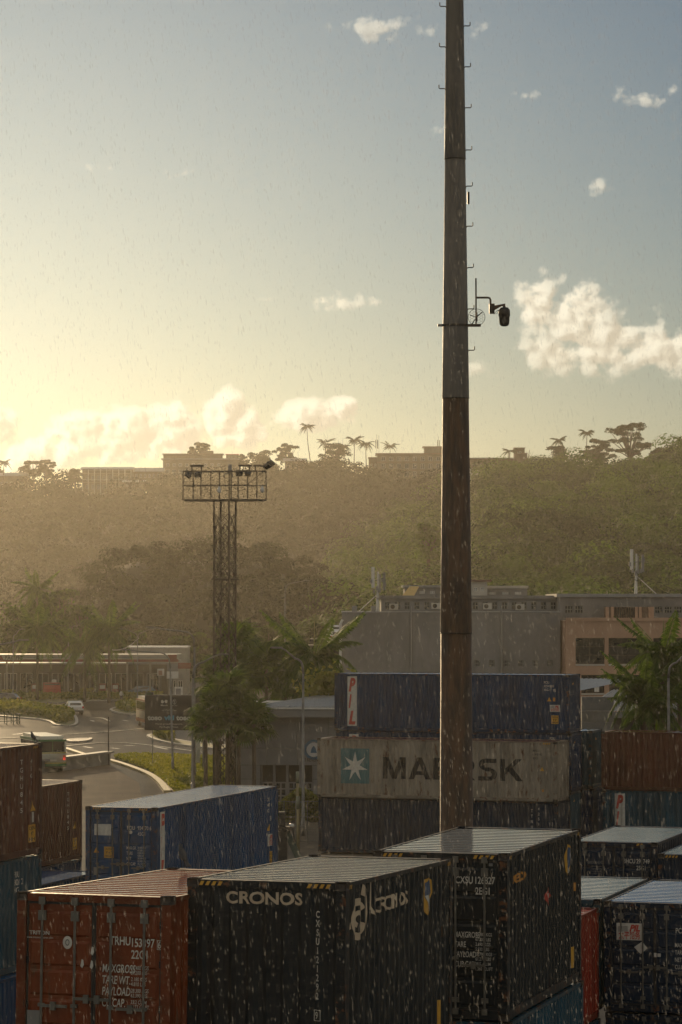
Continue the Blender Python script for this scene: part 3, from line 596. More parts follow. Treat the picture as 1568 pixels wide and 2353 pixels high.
# telecom masts on the warehouse
def telecom(u, vb, vt, d, lab, stay=1):
    b = P(u, vb, d); h = P(u, vt, d).z - b.z; r = empty('telecom_mast', b, 0, lab, 'mast', 'telecom masts on the warehouse roof')
    MB().tube([(0, 0, 0), (0, 0, h * .9)], .08, 8).build('pole', WHITE, r); MB().tube([(-.18, -.1, 0), (-.05, -.05, h * .55)], .06, 6).build('leg', WHITE, r)
    MB().tube([(0, 0, h * .42), (stay * 1.9, 0, 0)], .045, 6).build('stay', WHITE, r)
    for k, (x, y, z0, z1, w) in enumerate([(-.45, -.2, .55, 1.0, .14), (.55, -.2, .5, .88, .12), (0.15, .3, .5, .85, .12)]): MB().box(x - w, x + w, y - .06, y + .06, h * z0, h * z1).build('panel_antenna', WHITE if k == 0 else PANELG, r)
    for z in (.52, .72): MB().bar((-.7, -.12, h * z), (.75, -.12, h * z), .06).build('cross_arm', STEEL, r)
    for k in range(6): x = -.6 + .25 * k; z = h * random.uniform(.4, .75); MB().box(x - .09, x + .09, -.3, -.1, z, z + .35).build('radio_unit', PANELG, r)
    for k in range(3):
        x = -.5 + .5 * k; MB().tube([(x, -.2, h * .5), (x + .15, -.25, h * .38), (0.02, -.1, h * .3)], .02, 5).build('cable', BLACKP, r)
telecom(1463, 1367, 1262, 268, 'slim white telecom mast on the right end of the warehouse roof')
telecom(869, 1409, 1303, 264, 'cluttered telecom mast on the left end of the warehouse', -1)
for u, wd in ((815, 12), (858, 10)):
    b = P(u, 1408, 264); s = 264 / F; tag(MB().box(-wd * s / 2, wd * s / 2, 0, .6, 0, 16 * s).build('equipment_cabinet', PANELG, loc=b), 'pale equipment cabinet %s on the warehouse roof edge' % ('at the far left' if u < 830 else 'beside the cluttered mast'), 'cabinet')
# salmon offices
so = P(1301, 1700, 258); se = P(1700, 1426, 258); W5 = se.x - so.x; H5 = se.z
sb = empty('salmon_building', ((so.x + se.x) / 2, 258, 0), 0, 'salmon pink office block with deep recessed windows behind the palm', 'building')
def sx(u): return P(u, 1500, 258).x - sb.location.x
def szz(v): return P(784, v, 258).z
holes = [(sx(1323), sx(1390), szz(1526), szz(1466)), (sx(1399), sx(1490), szz(1526), szz(1466)), (sx(1502), sx(1590), szz(1526), szz(1466)), (sx(1336), sx(1389), szz(1593), szz(1551)), (sx(1400), sx(1490), szz(1593), szz(1551)), (sx(1502), sx(1590), szz(1593), szz(1551))]
m = MB(); m.wall(-W5 / 2, W5 / 2, 0, H5, 0, .7, holes); m.box(-W5 / 2, W5 / 2, .71, 12, 0, H5 - .02); m.box(-W5 / 2 - .02, W5 / 2, -.15, .0, H5 - .05, H5 + .25); m.build('wall', SALMON, sb)
for (a, b, c, d) in holes:
    f = win_mesh(b - a, d - c, 2, 3, .08, DARKSTEEL); inst('window', f, sb, ((a + b) / 2, .55, c)); MB().box(a, b, -.06, .5, c - .14, c - .005).build('sill', OFFWHITE, sb)
MB().box(sx(1367), sx(1378), .4, .45, szz(1590), szz(1566)).build('paper_notice', WHITE, sb)
ob = empty('louvred_roof_room', (P(1448, 1425, 261).x, 261, szz(1425)), 0, 'shadowy louvred roof room with tan posts above the salmon offices', 'building')
s = 261 / F; MB().box(-52 * s, 52 * s, .3, 3, 0, 30 * s).build('wall', BRICK, ob)
for x in (-52, -40, 15, 24, 46, 52): MB().box(x * s - .12, x * s + .12, 0, .28, 0, 30 * s).build('post', SALMON, ob)
for k in range(10): MB().box((-38 + 5.2 * k) * s, (-35.5 + 5.2 * k) * s, .12, .26, 0, 29 * s).build('louvre', DARKSTEEL, ob)

# --- customs hall: grey panels, metal roof (182 m)
chd = 182.0; cl = P(543, 1860, chd); cr = P(1010, 1860, chd)
ch = empty('customs_hall', (cl.x, chd, 0), R(-4), 'low grey panelled hall with a shallow metal roof behind the lattice tower', 'building')
Lh = (cr.x - cl.x); s = chd / F
def cz(v): return P(784, v, chd).z
def cxx(u): return P(u, 1700, chd).x - cl.x
zt = cz(1628); zw = cz(1646)
pw = 1.9; n = int(Lh / pw) + 1; dx0, dx1 = cxx(600), cxx(720); dz1 = cz(1758)
levels = [0, cz(1790), cz(1758), cz(1719), zw]; proto = {}
for i in range(n):
    for j in range(len(levels) - 1):
        x0, x1 = i * pw, (i + 1) * pw
        z0, z1 = levels[j], levels[j + 1]
        for (a, b) in ([(x0, x1)] if (z1 > dz1 + .01 or x1 <= dx0 or x0 >= dx1) else [(x0, min(x1, dx0)), (max(x0, dx1), x1)]):
            if b - a > .12: MB().box(a + .012, b - .012, -.04, 0, z0 + .012, z1 - .012).build('panel', PANELG, ch)
m = MB(); m.wall(0, n * pw, 0, zt, .02, 1.0, [(dx0, dx1, 0, dz1)]); m.box(0, n * pw, 1.03, 12, 0, zt); m.build('wall', DARKSTEEL, ch)
MB().box(-1.6, n * pw, -1.2, -.06, zw, zt).build('fascia', PANELG, ch); MB().box(-1.7, n * pw, -1.3, 12, zt + .01, zt + .1).build('gutter', WHITE, ch)
m = MB(); x0, x1 = cxx(572), n * pw + 3
nr = 46; sh = 30 * math.tan(R(17)); rise = 1.0
for k in range(nr):
    xa = x0 + (x1 - x0) * k / nr; xb = x0 + (x1 - x0) * (k + 1) / nr; q = [(xa, zt + .14), (xa + (xb - xa) * .6, zt + .14), (xa + (xb - xa) * .7, zt + .18), (xb - .02, zt + .18), (xb, zt + .14)]
    for (a, b) in zip(q[:-1], q[1:]): m.add([(a[0], -1.0, a[1]), (b[0], -1.0, b[1]), (b[0] + sh, 29, b[1] + rise), (a[0] + sh, 29, a[1] + rise)], [(0, 1, 2, 3)])
m.box(x0, x1, -1.05, -.9, zt + .1, zt + .14); m.build('roof', pbr('wet_tin_roof', (.34, .35, .35), (.26, .265, .27), .8, .3, .4), ch)
for i in range(4):
    wm = win_mesh((dx1 - dx0) / 4 - .08, dz1 - 1.1, 2, 3, .09, PANELG); inst('window', wm, ch, (dx0 + (dx1 - dx0) * (i + .5) / 4, .35, .05))
for i in range(5): x = dx0 + (dx1 - dx0) * i / 4; MB().box(x - .07, x + .07, .25, .4, 0, dz1).build('mullion', PANELG, ch)
cb = cxx(722); zc = cz(1722); ring = MB()
for k in range(28):
    a0, a1 = 2 * math.pi * k / 28, 2 * math.pi * (k + 1) / 28
    for (r0, r1, mi) in ((.62, .46, 0), (.44, .0, 1)): ring.add([(cb + math.cos(a) * r, -.06 - .004 * mi, zc + math.sin(a) * r) for (a, r) in ((a0, r0), (a1, r0), (a1, r1), (a0, r1))], [(3, 2, 1, 0)], mi)
ring.add([(cb - .2, -.07, zc - .2), (cb + .2, -.07, zc - .2), (cb + .12, -.07, zc + .1), (cb, -.07, zc + .25), (cb - .12, -.07, zc + .1)], [(0, 1, 2, 3, 4)], 2)
ring.build('round_emblem', [plain('emblem_blue', (.05, .14, .24)), plain('emblem_white', (.55, .56, .55)), plain('emblem_blue', (.05, .14, .24))], ch)
me = text_mesh('FIJI REVENUE & CUSTOMS', .22, 2.6, bold=.015); me.materials.append(DARKSTEEL); inst('lettering', me, ch, (cxx(694), -.06, cz(1749)), (R(90), 0, 0))
# striped metal roofed shed at the right
rs = empty('ribbed_roof_shed', P(1330, 1690, 172), 0, 'shed with bright ribbed metal roof right of the blue container stack', 'building'); s = 172 / F; rs.location.z = 0
def rz_(v): return P(784, v, 172).z
m = MB(); xx0, xx1 = 0.0, 260 * s; z0, z1 = rz_(1634), rz_(1634) + 1.05
for k in range(34):
    xa = xx0 + (xx1 - xx0) * k / 34; xb = xx0 + (xx1 - xx0) * (k + 1) / 34; q = [(xa, z0), (xa + (xb - xa) * .55, z0), (xa + (xb - xa) * .65, z0 + .05), (xa + (xb - xa) * .9, z0 + .05), (xb, z0)]
    for (a, b) in zip(q[:-1], q[1:]): m.add([(a[0], -.6, a[1]), (b[0], -.6, b[1]), (b[0] + 2.5, 6, b[1] + z1 - z0), (a[0] + 2.5, 6, a[1] + z1 - z0)], [(0, 1, 2, 3)])
m.build('roof', ROOFG, rs); MB().box(-.1, xx1, -.62, -.5, rz_(1649), z0 - .02).build('fascia', PANELG, rs); MB().box(0, xx1, 0, 6, 0, rz_(1649)).build('wall', pbr('shed_wall_dark', (.07, .065, .06), (.05, .045, .04), 1, .7), rs)  # wall mottled in dark brown-grey
# block wall seen between the stacks
bw = empty('block_wall', P(1362, 1800, 165), 0, 'grey concrete block wall in the gap between the stacks', 'wall'); bw.location.z = 0; s = 165 / F
z = 0.0; k = 0
while z < 6.6:
    hh = (.62, .8, .7, .74)[k % 4]; MB().box(-.6, 1.2, 0, .4, z + .012, z + hh - .012).build('block', (CONC, PANELG)[k % 2], bw); z += hh; k += 1
tag(MB().box(-.28, .26, -.06, 0, 0, 1.15).build('poster', WHITE, loc=P(1391, 1896, 164)), 'small white notice board on the block wall', 'sign')

# --- petrol station (about 380 m): canopy, kiosk, pumps
STW = pbr('station_white', (.34, .32, .28), (.26, .245, .215), .8, .5)
STR = pbr('station_red', (.20, .028, .02), (.15, .022, .016), 1, .5)
D = 385.0; s = D / F
def sxx(u): return P(u, 1500, D).x
def sz(v): return P(784, v, D).z
st = empty('petrol_station', (sxx(200), D, 0), 0, 'long petrol station canopy with white and red fascia behind the palms', 'building'); ox = sxx(200)
x0, x1 = sxx(-120) - ox, sxx(409) - ox
zt, zb = sz(1504), sz(1521); hh = zt - zb
MB().box(x0, x1, 0, 9, zb + .05, zt - .02).build('canopy', STW, st)
for nme, f0, f1, mt in (('fascia_top', .72, 1.0, STW), ('fascia_grey_band', .54, .72, PANELG), ('fascia_white_band', .34, .54, STW), ('fascia_red_band', 0, .34, STR)):
    MB().box(x0 - .1, x1 + .1, -.14, -.01, zb + hh * f0 + .004, zb + hh * f1).build(nme, mt, st)
MB().box(sxx(386) - ox, sxx(409) - ox, -.2, -.142, zb + .02, zt).build('fascia_red_block', STR, st); MB().box(sxx(407) - ox, sxx(425) - ox, -.3, .2, sz(1515), sz(1503)).build('sign_box', STW, st)
MB().box(sxx(12) - ox, sxx(54) - ox, -.2, -.142, sz(1516), sz(1507)).build('name_board', STW, st)
MB().add([(sxx(-40) - ox, -.21, sz(1519)), (sxx(11) - ox, -.21, sz(1519)), (sxx(4) - ox, -.21, sz(1507)), (sxx(-40) - ox, -.21, sz(1507))], [(0, 1, 2, 3)]).build('name_board_red', STR, st)
me = text_mesh('PACIFIC', .42, sxx(53) - sxx(12.5), bold=.02); me.materials.append(BLACKP); inst('lettering', me, st, (sxx(12.5) - ox, -.215, sz(1515.2)), (R(90), 0, 0))
for u in (15, 156, 292, 345): MB().box(sxx(u) - ox - .11, sxx(u) - ox + .11, .4, .62, 0, zb + .04).build('pillar', STW, st)
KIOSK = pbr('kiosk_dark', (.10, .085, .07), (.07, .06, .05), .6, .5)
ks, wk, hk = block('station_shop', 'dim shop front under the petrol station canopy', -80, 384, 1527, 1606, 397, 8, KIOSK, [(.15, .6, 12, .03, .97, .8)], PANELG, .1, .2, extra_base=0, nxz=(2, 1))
ws, wk, hk = block('white_station_building', 'plain white building with red band right of the canopy', 288, 430, 1489, 1604, 401, 8, STW, [(.05, .3, 4, .5, .95, .7)], WHITE, .1, .2, extra_base=0, nxz=(2, 1))
MB().box(sxx(372) - ws.location.x, sxx(425) - ws.location.x, -.06, -.01, sz(1535) * 1.0, sz(1521)).build('red_band', STR, ws)
for k, u in enumerate((76, 120, 232, 262)):
    p = empty('fuel_pump', (sxx(u), 388, 0), 0, ['fuel pump left of the red truck under the canopy', 'fuel pump just right of the red truck', 'fuel pump left of the white canopy pillar', 'fuel pump nearest the white canopy pillar'][k], 'fuel pump', 'fuel pumps under the canopy')
    MB().box(-.45, .45, -.25, .25, .15, 1.9).build('body', STR, p); MB().box(-.5, .5, -.3, .3, 0, .15).build('base', CONC, p); MB().box(-.35, .35, -.27, -.251, 1.2, 1.7).build('display', WHITE, p)
pb = empty('poster_stand', (sxx(423), 372, 0), 0, 'framed white poster stand beside the station building', 'sign'); MB().box(-.5, .5, 0, .1, .5, 1.9).build('panel', WHITE, pb); MB().box(-.32, .32, -.012, -.002, .7, 1.7).build('picture', PANELG, pb); MB().box(-.5, .5, -.02, .12, 0, .49).build('base', STR, pb)
tb = empty('tall_sign', (sxx(402), 380, 0), 0, 'white sign board with rounded lower edge under the station roof', 'sign'); MB().box(-.75, .75, 0, .12, sz(1557), sz(1541)).build('panel', WHITE, tb); MB().box(-.7, .7, .02, .1, sz(1540.5), sz(1522)).build('screen', PANELG, tb); MB().box(-.08, .08, .03, .09, 0, sz(1557)).build('post', STEEL, tb)
wb = empty('photo_board', (sxx(372), 383, 0), 0, 'tilted photo poster in the station shop window', 'sign'); MB().box(-.45, .45, 0, .06, sz(1552), sz(1536)).build('panel', WHITE, wb); MB().box(-.3, .2, -.012, -.002, sz(1551), sz(1540)).build('picture', plain('photo_skin', (.35, .2, .14)), wb); MB().box(-.06, .06, .01, .05, 0, sz(1552)).build('post', STEEL, wb)
# ================================================================== shipping containers
def paint(name, c, rust_at=.66, rough=.34):
    return pbr('paint_' + name, c, tuple(x * .5 for x in c), 1.1, rough, 0, bump=.25, bscale=3, stretch=(1.6, 1.6, .45), rust=(.10, .045, .022), rust_at=rust_at, rvar=.12, spec=.22, detail=8.0)
COLS = dict(black=(.017, .024, .029), navy=(.015, .048, .115), blue=(.012, .070, .18), teal=(.022, .082, .125), red=(.21, .047, .015), brown=(.135, .048, .028), grey=(.33, .29, .235), redroof=(.30, .038, .02), darkblue=(.012, .030, .060), bright=(.018, .10, .26))
PT = {k: paint(k, c, .585 if k in ('red', 'brown') else (.57 if k == 'grey' else .655)) for k, c in COLS.items()}
FRM = {k: pbr('frame_' + k, tuple(x * .8 for x in c), tuple(x * .4 for x in c), 2.0, .45, 0, bump=.3, rust=(.13, .055, .025), rust_at=.55, spec=.22, detail=8.0) for k, c in COLS.items()}
# roofs carry a film of rain water
WET = {k: pbr('wet_roof_' + k, tuple(min(x * 1.5, .6) for x in c), c, 1.3, .12, 0, bump=.03, bscale=5, rust=(.10, .045, .022), rust_at=.68, rvar=.05, coat=1.0 if k not in ('red', 'redroof', 'brown') else .35, spec=.8 if k not in ('red', 'redroof', 'brown') else .3) for k, c in COLS.items()}
CAST = pbr('casting_steel', (.055, .045, .038), (.03, .026, .022), 6, .55, .2, rust=(.10, .05, .025), rust_at=.58)
BARS = pbr('locking_bar_zinc', (.17, .165, .145), (.11, .105, .09), 6, .5, .4, rust=(.12, .06, .03), rust_at=.64)
GASK = pbr('rubber_gasket', (.012, .012, .012), (.02, .02, .018), 4, .6)
INK = dict(white=pbr('stencil_white', (.62, .60, .54), (.46, .44, .39), 9, .5), cream=pbr('stencil_cream', (.60, .50, .36), (.48, .36, .24), 7, .5, rust=(.25, .12, .06), rust_at=.66), yellow=pbr('hazard_yellow', (.62, .34, .03), (.48, .25, .03), 9, .5), black=plain('ink_black', (.015, .014, .014), .6),
           red=pbr('letter_red', (.48, .05, .03), (.36, .045, .03), 6, .5), teal=pbr('panel_teal', (.07, .17, .18), (.055, .13, .14), 2, .5), orange=pbr('letter_orange', (.55, .24, .03), (.42, .18, .03), 6, .5), grey=plain('letter_grey', (.20, .20, .19)), greyblue=plain('sticker_blue', (.05, .09, .17)), green=plain('sticker_green', (.05, .5, .1)))
CW = 2.438
def profile(L0, start, pitch, depth):
    n = max(1, round((L0 - 2 * start) / pitch)); p = (L0 - 2 * start) / n; pts = []
    for k in range(n):
        b = start + k * p; pts += [(b, 0.0), (b + .28 * p, 0.0), (b + .5 * p, depth), (b + .78 * p, depth)]
    pts.append((L0 - start, 0.0)); return pts
def prof_depth(pts, s): return float(np.interp(s, [a for a, _ in pts], [b for _, b in pts]))
MESHC = {}
def cmesh(key, fn):
    if key not in MESHC: MESHC[key] = fn()
    return MESHC[key]
def casting_mesh():
    bm = bmesh.new(); bmesh.ops.create_cube(bm, size=1.0); bmesh.ops.scale(bm, vec=(.168, .182, .122), verts=bm.verts)
    r = bmesh.ops.inset_individual(bm, faces=bm.faces[:], thickness=.034, depth=-.03); me = bpy.data.meshes.new('corner_casting'); bm.to_mesh(me); bm.free(); me.materials.append(CAST); return me
class Box:
    """one container; local x across, y along its length, z up; root at its base centre"""
    def __init__(s, corner, a, L, H, col, label, across=False, door=None, tilt=0.0, group='shipping containers', roofcol=None):
        s.L, s.H, s.W = L, H, CW; m = PT[col]; fm = FRM[col]; s.mat = m; rm = WET[roofcol or col]
        s.root = r = empty('shipping_container', (0, 0, 0), 0, label, 'container', group)
        rz = -a - (math.pi / 2 if across else 0); r.rotation_euler = (-tilt, 0, rz); Mx = r.rotation_euler.to_matrix()
        loc = Vector((CW / 2, -L / 2, H)) if across else Vector((-CW / 2, -L / 2, H))
        r.location = Vector(corner) - Mx @ loc; W = CW; hl, hw = L / 2, W / 2
        s.sp = profile(L, .16, .278, .038); s.ep = profile(W, .15, .262, .044)
        k = (L, H, col)
        def side():
            b = MB(); z0, z1 = .17, H - .075; nz = 6; ph_ = random.uniform(0, 9)
            def dent(q, j):                                # knocks and bulges of a used box
                return 0 if j in (0, nz) else .009 * math.sin(q * 2.1 + ph_ + j) * math.sin(j * 1.9 + q * .7 + ph_) + random.uniform(-.002, .004)
            n = len(s.sp)
            for j in range(nz + 1):
                for (q, d) in s.sp: b.v.append((hw - .016 - d - max(dent(q, j), -.002), q - hl, z0 + (z1 - z0) * j / nz))
            for j in range(nz):
                for i in range(n - 1): b.f.append((j * n + i, j * n + i + 1, (j + 1) * n + i + 1, (j + 1) * n + i)); b.m.append(0)
            return b.mesh('side_wall', m)
        me = cmesh(('side',) + k, side); inst('side_wall', me, r); inst('side_wall', me, r, rot=(0, 0, math.pi))
        def roof():
            b = MB(); pp = profile(L, .17, .36, .045); x = hw - .05
            for (q, d), (q2, d2) in zip(pp[:-1], pp[1:]): b.add([(-x, q - hl, H - .02 - d), (x, q - hl, H - .02 - d), (x, q2 - hl, H - .02 - d2), (-x, q2 - hl, H - .02 - d2)], [(0, 1, 2, 3)])
            return b.mesh('roof', rm)
        inst('roof', cmesh(('roof', roofcol) + k, roof), r)
        me = cmesh(('rail_t',) + k, lambda: MB().box(hw - .06, hw - .004, -hl + .18, hl - .18, H - .078, H - .012).mesh('top_rail', fm)); inst('top_rail', me, r); inst('top_rail', me, r, rot=(0, 0, math.pi))
        me = cmesh(('rail_b',) + k, lambda: MB().box(hw - .06, hw - .004, -hl + .18, hl - .18, .015, .168).mesh('bottom_rail', fm)); inst('bottom_rail', me, r); inst('bottom_rail', me, r, rot=(0, 0, math.pi))
        me = cmesh(('post',) + k, lambda: MB().box(hw - .15, hw - .003, hl - .16, hl - .003, .12, H - .12).mesh('corner_post', fm))
        me2 = cmesh(('post2',) + k, lambda: MB().box(-hw + .003, -hw + .15, hl - .16, hl - .003, .12, H - .12).mesh('corner_post', fm))
        for q in (me, me2): inst('corner_post', q, r); inst('corner_post', q, r, rot=(0, 0, math.pi))
        def header(): return MB().box(-hw + .168, hw - .168, hl - .12, hl - .006, H - .125, H - .012).box(-hw + .1, hw - .1, hl - .24, hl - .121, H - .03, H - .014).mesh('end_header', fm)
        me = cmesh(('head',) + k, header); inst('end_header', me, r); inst('end_header', me, r, rot=(0, 0, math.pi))
        me = cmesh(('sill',) + k, lambda: MB().box(-hw + .168, hw - .168, hl - .12, hl - .006, .012, .165).mesh('end_sill', fm)); inst('end_sill', me, r); inst('end_sill', me, r, rot=(0, 0, math.pi))
        ca = cmesh('cast', casting_mesh)
        for x in (-1, 1):
            for y in (-1, 1):
                for z in (.059, H - .059): inst('corner_casting', ca, r, (x * (hw - .08), y * (hl - .087), z))
        def endw():
            b = MB(); z0, z1 = .166, H - .126
            for (q, d), (q2, d2) in zip(s.ep[:-1], s.ep[1:]): b.add([(q - hw, -hl + .03 + d, z0), (q2 - hw, -hl + .03 + d2, z0), (q2 - hw, -hl + .03 + d2, z1), (q - hw, -hl + .03 + d, z1)], [(0, 1, 2, 3)])
            return b.mesh('end_wall', m)
        me = cmesh(('end',) + k, endw); s.door = door
        if door != 'near': inst('end_wall', me, r)
        if door != 'far': inst('end_wall', me, r, rot=(0, 0, math.pi))
        if door: s.doors(door, m)
    def doors(s, which, m):
        W, H, hl, hw = s.W, s.H, s.L / 2, s.W / 2; rot = (0, 0, 0) if which == 'near' else (0, 0, math.pi); yf = -hl + .035; k = (s.L, H, m.name)
        for sg in (-1, 1):
            x0, x1 = (-hw + .16, -.014) if sg < 0 else (.014, hw - .16); z0, z1 = .172, H - .132
            def leaf():
                b = MB(); b.box(x0, x1, yf + .012, yf + .05, z0, z1); n = 5
                for i in range(n):                     # raised pressings between recessed bands
                    a = z0 + .07 + (z1 - z0 - .14) * i / n; c = a + (z1 - z0 - .14) / n - .10; b.add([(x0 + .05, yf + .011, a), (x1 - .05, yf + .011, a), (x1 - .05, yf + .011, c + .04), (x0 + .05, yf + .011, c + .04), (x0 + .08, yf - .012, a + .03), (x1 - .08, yf - .012, a + .03), (x1 - .08, yf - .012, c), (x0 + .08, yf - .012, c)], [(4, 5, 6, 7), (0, 1, 5, 4), (1, 2, 6, 5), (2, 3, 7, 6), (3, 0, 4, 7)])
                return b.mesh('door', m)
            d = inst('door', cmesh(('door', sg) + k, leaf), s.root, rot=rot)
            def gk():
                b = MB(); g = .032
                b.box(x0 - .012, x1 + .012, yf + .002, yf + .011, z1 - g, z1 + .004); b.box(x0 - .012, x1 + .012, yf + .002, yf + .011, z0 - .004, z0 + g); b.box(x0 - .012, x0 + g - .012, yf + .0025, yf + .0105, z0 + g, z1 - g); b.box(x1 - g + .012, x1 + .012, yf + .0025, yf + .0105, z0 + g, z1 - g); return b.mesh('gasket', GASK)
            inst('gasket', cmesh(('gask', sg) + k, gk), d)
            for fx in (.24, .74):
                bx = x0 + (x1 - x0) * fx if sg < 0 else x1 - (x1 - x0) * fx
                inst('locking_bar', cmesh(('bar', H), lambda: MB().tube([(0, 0, .1), (0, 0, H - .07)], .019, 7).box(-.05, .05, -.02, .045, .09, .19).box(-.05, .05, -.02, .045, H - .17, H - .06).box(-.06, .06, -.012, .04, H - .40, H - .26).box(-.06, .06, -.012, .04, .3, .38).box(-.05, .05, -.012, .04, H * .36, H * .36 + .05).mesh('locking_bar', BARS)), d, (bx, yf - .04, 0))
                inst('handle', cmesh(('hand', sg), lambda: MB().box(0 if sg < 0 else -.42, .42 if sg < 0 else 0, -.016, .016, -.02, .02).box(.2 * -sg - .04, .2 * -sg + .04, -.02, .03, -.06, .06).mesh('handle', BARS)), d, (bx, yf - .065, .95 + .12 * (fx > .5)))
            for hz in (.35, H * .37, H * .62, H - .42):
                hx = x0 - .03 if sg < 0 else x1 + .03; inst('hinge', cmesh('hinge', lambda: MB().box(-.055, .055, -.012, .012, -.05, .05).tube([(0, -.018, -.06), (0, -.018, .06)], .016, 6).mesh('hinge', s.mat)), d, (hx, yf + .0, hz))
    # ---- paint and lettering; face: 'near', 'far', 'side'; s along the face, z of the lower edge measured down from the top
    def decal(s, me, face, q, z, ink, name='lettering', layer=0):
        if len(me.vertices) == 0: return
        flat = (face == s.door); pts = s.sp if face == 'side' else s.ep; off = .012 if face == 'side' else (-.014 if not flat else .026 - .012)
        bm = bmesh.new(); bm.from_mesh(me)
        if not flat:
            for b, _ in pts:
                if any(v.co.x + q < b for v in bm.verts) and any(v.co.x + q > b for v in bm.verts):
                    bmesh.ops.bisect_plane(bm, geom=bm.verts[:] + bm.edges[:] + bm.faces[:], plane_co=(b - q, 0, 0), plane_no=(1, 0, 0))
            for v in bm.verts: v.co.z = .004 * (1 + layer) - prof_depth(pts, v.co.x + q)
        else:
            for v in bm.verts: v.co.z = .004 * (1 + layer)
        bm.to_mesh(me); bm.free(); me.materials.clear(); me.materials.append(INK[ink]); hl, hw = s.L / 2, s.W / 2; zz = s.H - z
        if face == 'side': inst(name, me, s.root, (hw - .014, q - hl, zz), (R(90), 0, R(90)))
        elif face == 'near': inst(name, me, s.root, (q - hw, -hl + (.03 if not flat else .022), zz), (R(90), 0, 0))
        else: inst(name, me, s.root, (hw - q, hl - (.03 if not flat else .022), zz), (R(90), 0, R(180)))
    def text(s, t, face, q, z, h, ink='white', **kw): s.decal(text_mesh(t, h, **kw), face, q, z, ink)
    def polys(s, polys, face, q, z, ink, name='painted_mark', layer=0):
        b = MB()
        for p in polys: b.poly([(x, y, 0) for x, y in p])
        s.decal(b.mesh(name, INK[ink]), face, q, z, ink, name, layer)
    def rect(s, face, q0, q1, z0, z1, ink, name='sticker', layer=0): s.polys([[(0, 0), (q1 - q0, 0), (q1 - q0, z0 * -1 + z1), (0, z1 - z0)]], face, q0, z1, ink, name, layer)
    def hazard(s, face, q, w=.36, n=4, z=.095, h=.06):
        st = w / n
        hl, hw = s.L / 2, s.W / 2; b = MB()
        for k in range(n): b.poly([(k * st, 0, 0), (k * st + st * .55, 0, 0), (k * st + st * .9, h, 0), (k * st + st * .35, h, 0)])
        me = b.mesh('hazard_stripes', INK['yellow'])
        if face == 'side': inst('hazard_stripes', me, s.root, (hw + .001, q - hl, s.H - z), (R(90), 0, R(90)))
        elif face == 'near': inst('hazard_stripes', me, s.root, (q - hw, -hl + .001, s.H - z), (R(90), 0, 0))
        else: inst('hazard_stripes', me, s.root, (hw - q, hl - .001, s.H - z), (R(90), 0, R(180)))
    def pil_strip(s, q, z0, z1, w, lean=.35):
        s.rect('side', q, q + w, z0, z1, 'white', 'white_panel'); n = (z1 - z0) / 3
        for k, ch in enumerate('PIL'):
            hh = n * .74; me = text_mesh(ch, hh, w * (.72 if ch != 'I' else .3), bold=.05, shear=.25); s.decal(me, 'side', q + w * .14, z0 + n * (k + .87), 'red', 'lettering', 1)
    def tri(s, face, q, z, k=.17):
        s.polys([[(0, 0), (k * 1.1, 0), (k * .55, k)]], face, q, z, 'yellow', 'warning_triangle')
    def caution(s, face, q, z, w=.36, h=.42):
        s.rect(face, q, q + w, z, z + h, 'yellow', 'caution_label')
        for k, t in enumerate(("CAUTION", "9'-6\"", "HIGH")): s.decal(text_mesh(t, h * .19, w * (.84 if k != 1 else .6), bold=.02), face, q + w * (.08 if k != 1 else .2), z + h * (.3 + .31 * k), 'black', 'lettering', 1)
    def pil_sticker(s, face, q, z, w=.5, h=.32):
        s.rect(face, q, q + w, z, z + h, 'white', 'company_sticker'); s.decal(text_mesh('PIL', h * .36, w * .42, bold=.05, shear=.3), face, q + w * .5, z + h * .46, 'red', 'lettering', 1)
        s.decal(text_mesh('太平船务', h * .34, w * .84, bold=.02), face, q + w * .08, z + h * .90, 'red', 'lettering', 1)
        s.polys([[(0, k * .026), (w * .38, k * .026 + .012), (w * .38, k * .026 + .026), (0, k * .026 + .014)] for k in range(5)], face, q + w * .06, z + h * .5, 'grey', 'wave_mark', 1)
    def doordata(s, face, q1, q2, z, prefix, num, code, h=.12, labels=('MAX.GR.', 'TARE', 'NET', 'CU.CAP.'), vals=('30.480 KGS', '67.200 LBS', '2.200 KGS', '4.850 LBS', '28.280 KGS', '62.350 LBS', '33.2 CU.M', '1.172 CU.FT'), zt=None, shear=.0):
        s.text(prefix, face, q1, z, h, sx=.72, bold=.012); s.text(num, face, q2, z, h, sx=.72, bold=.012); s.text(code, face, q2, z + h * 1.55, h, sx=.72, bold=.012)
        z2 = zt or z + .75
        for k, t in enumerate(labels): s.text(t, face, q1 - .02, z2 + k * h * 1.42, h * .82, sx=.62, bold=.008, shear=shear)
        for k, t in enumerate(vals): s.text(t, face, q2, z2 - h * .25 + k * h * .71, h * .48, sx=.7, bold=.004, shear=shear)
Z = CAMH
A17 = R(17.2)
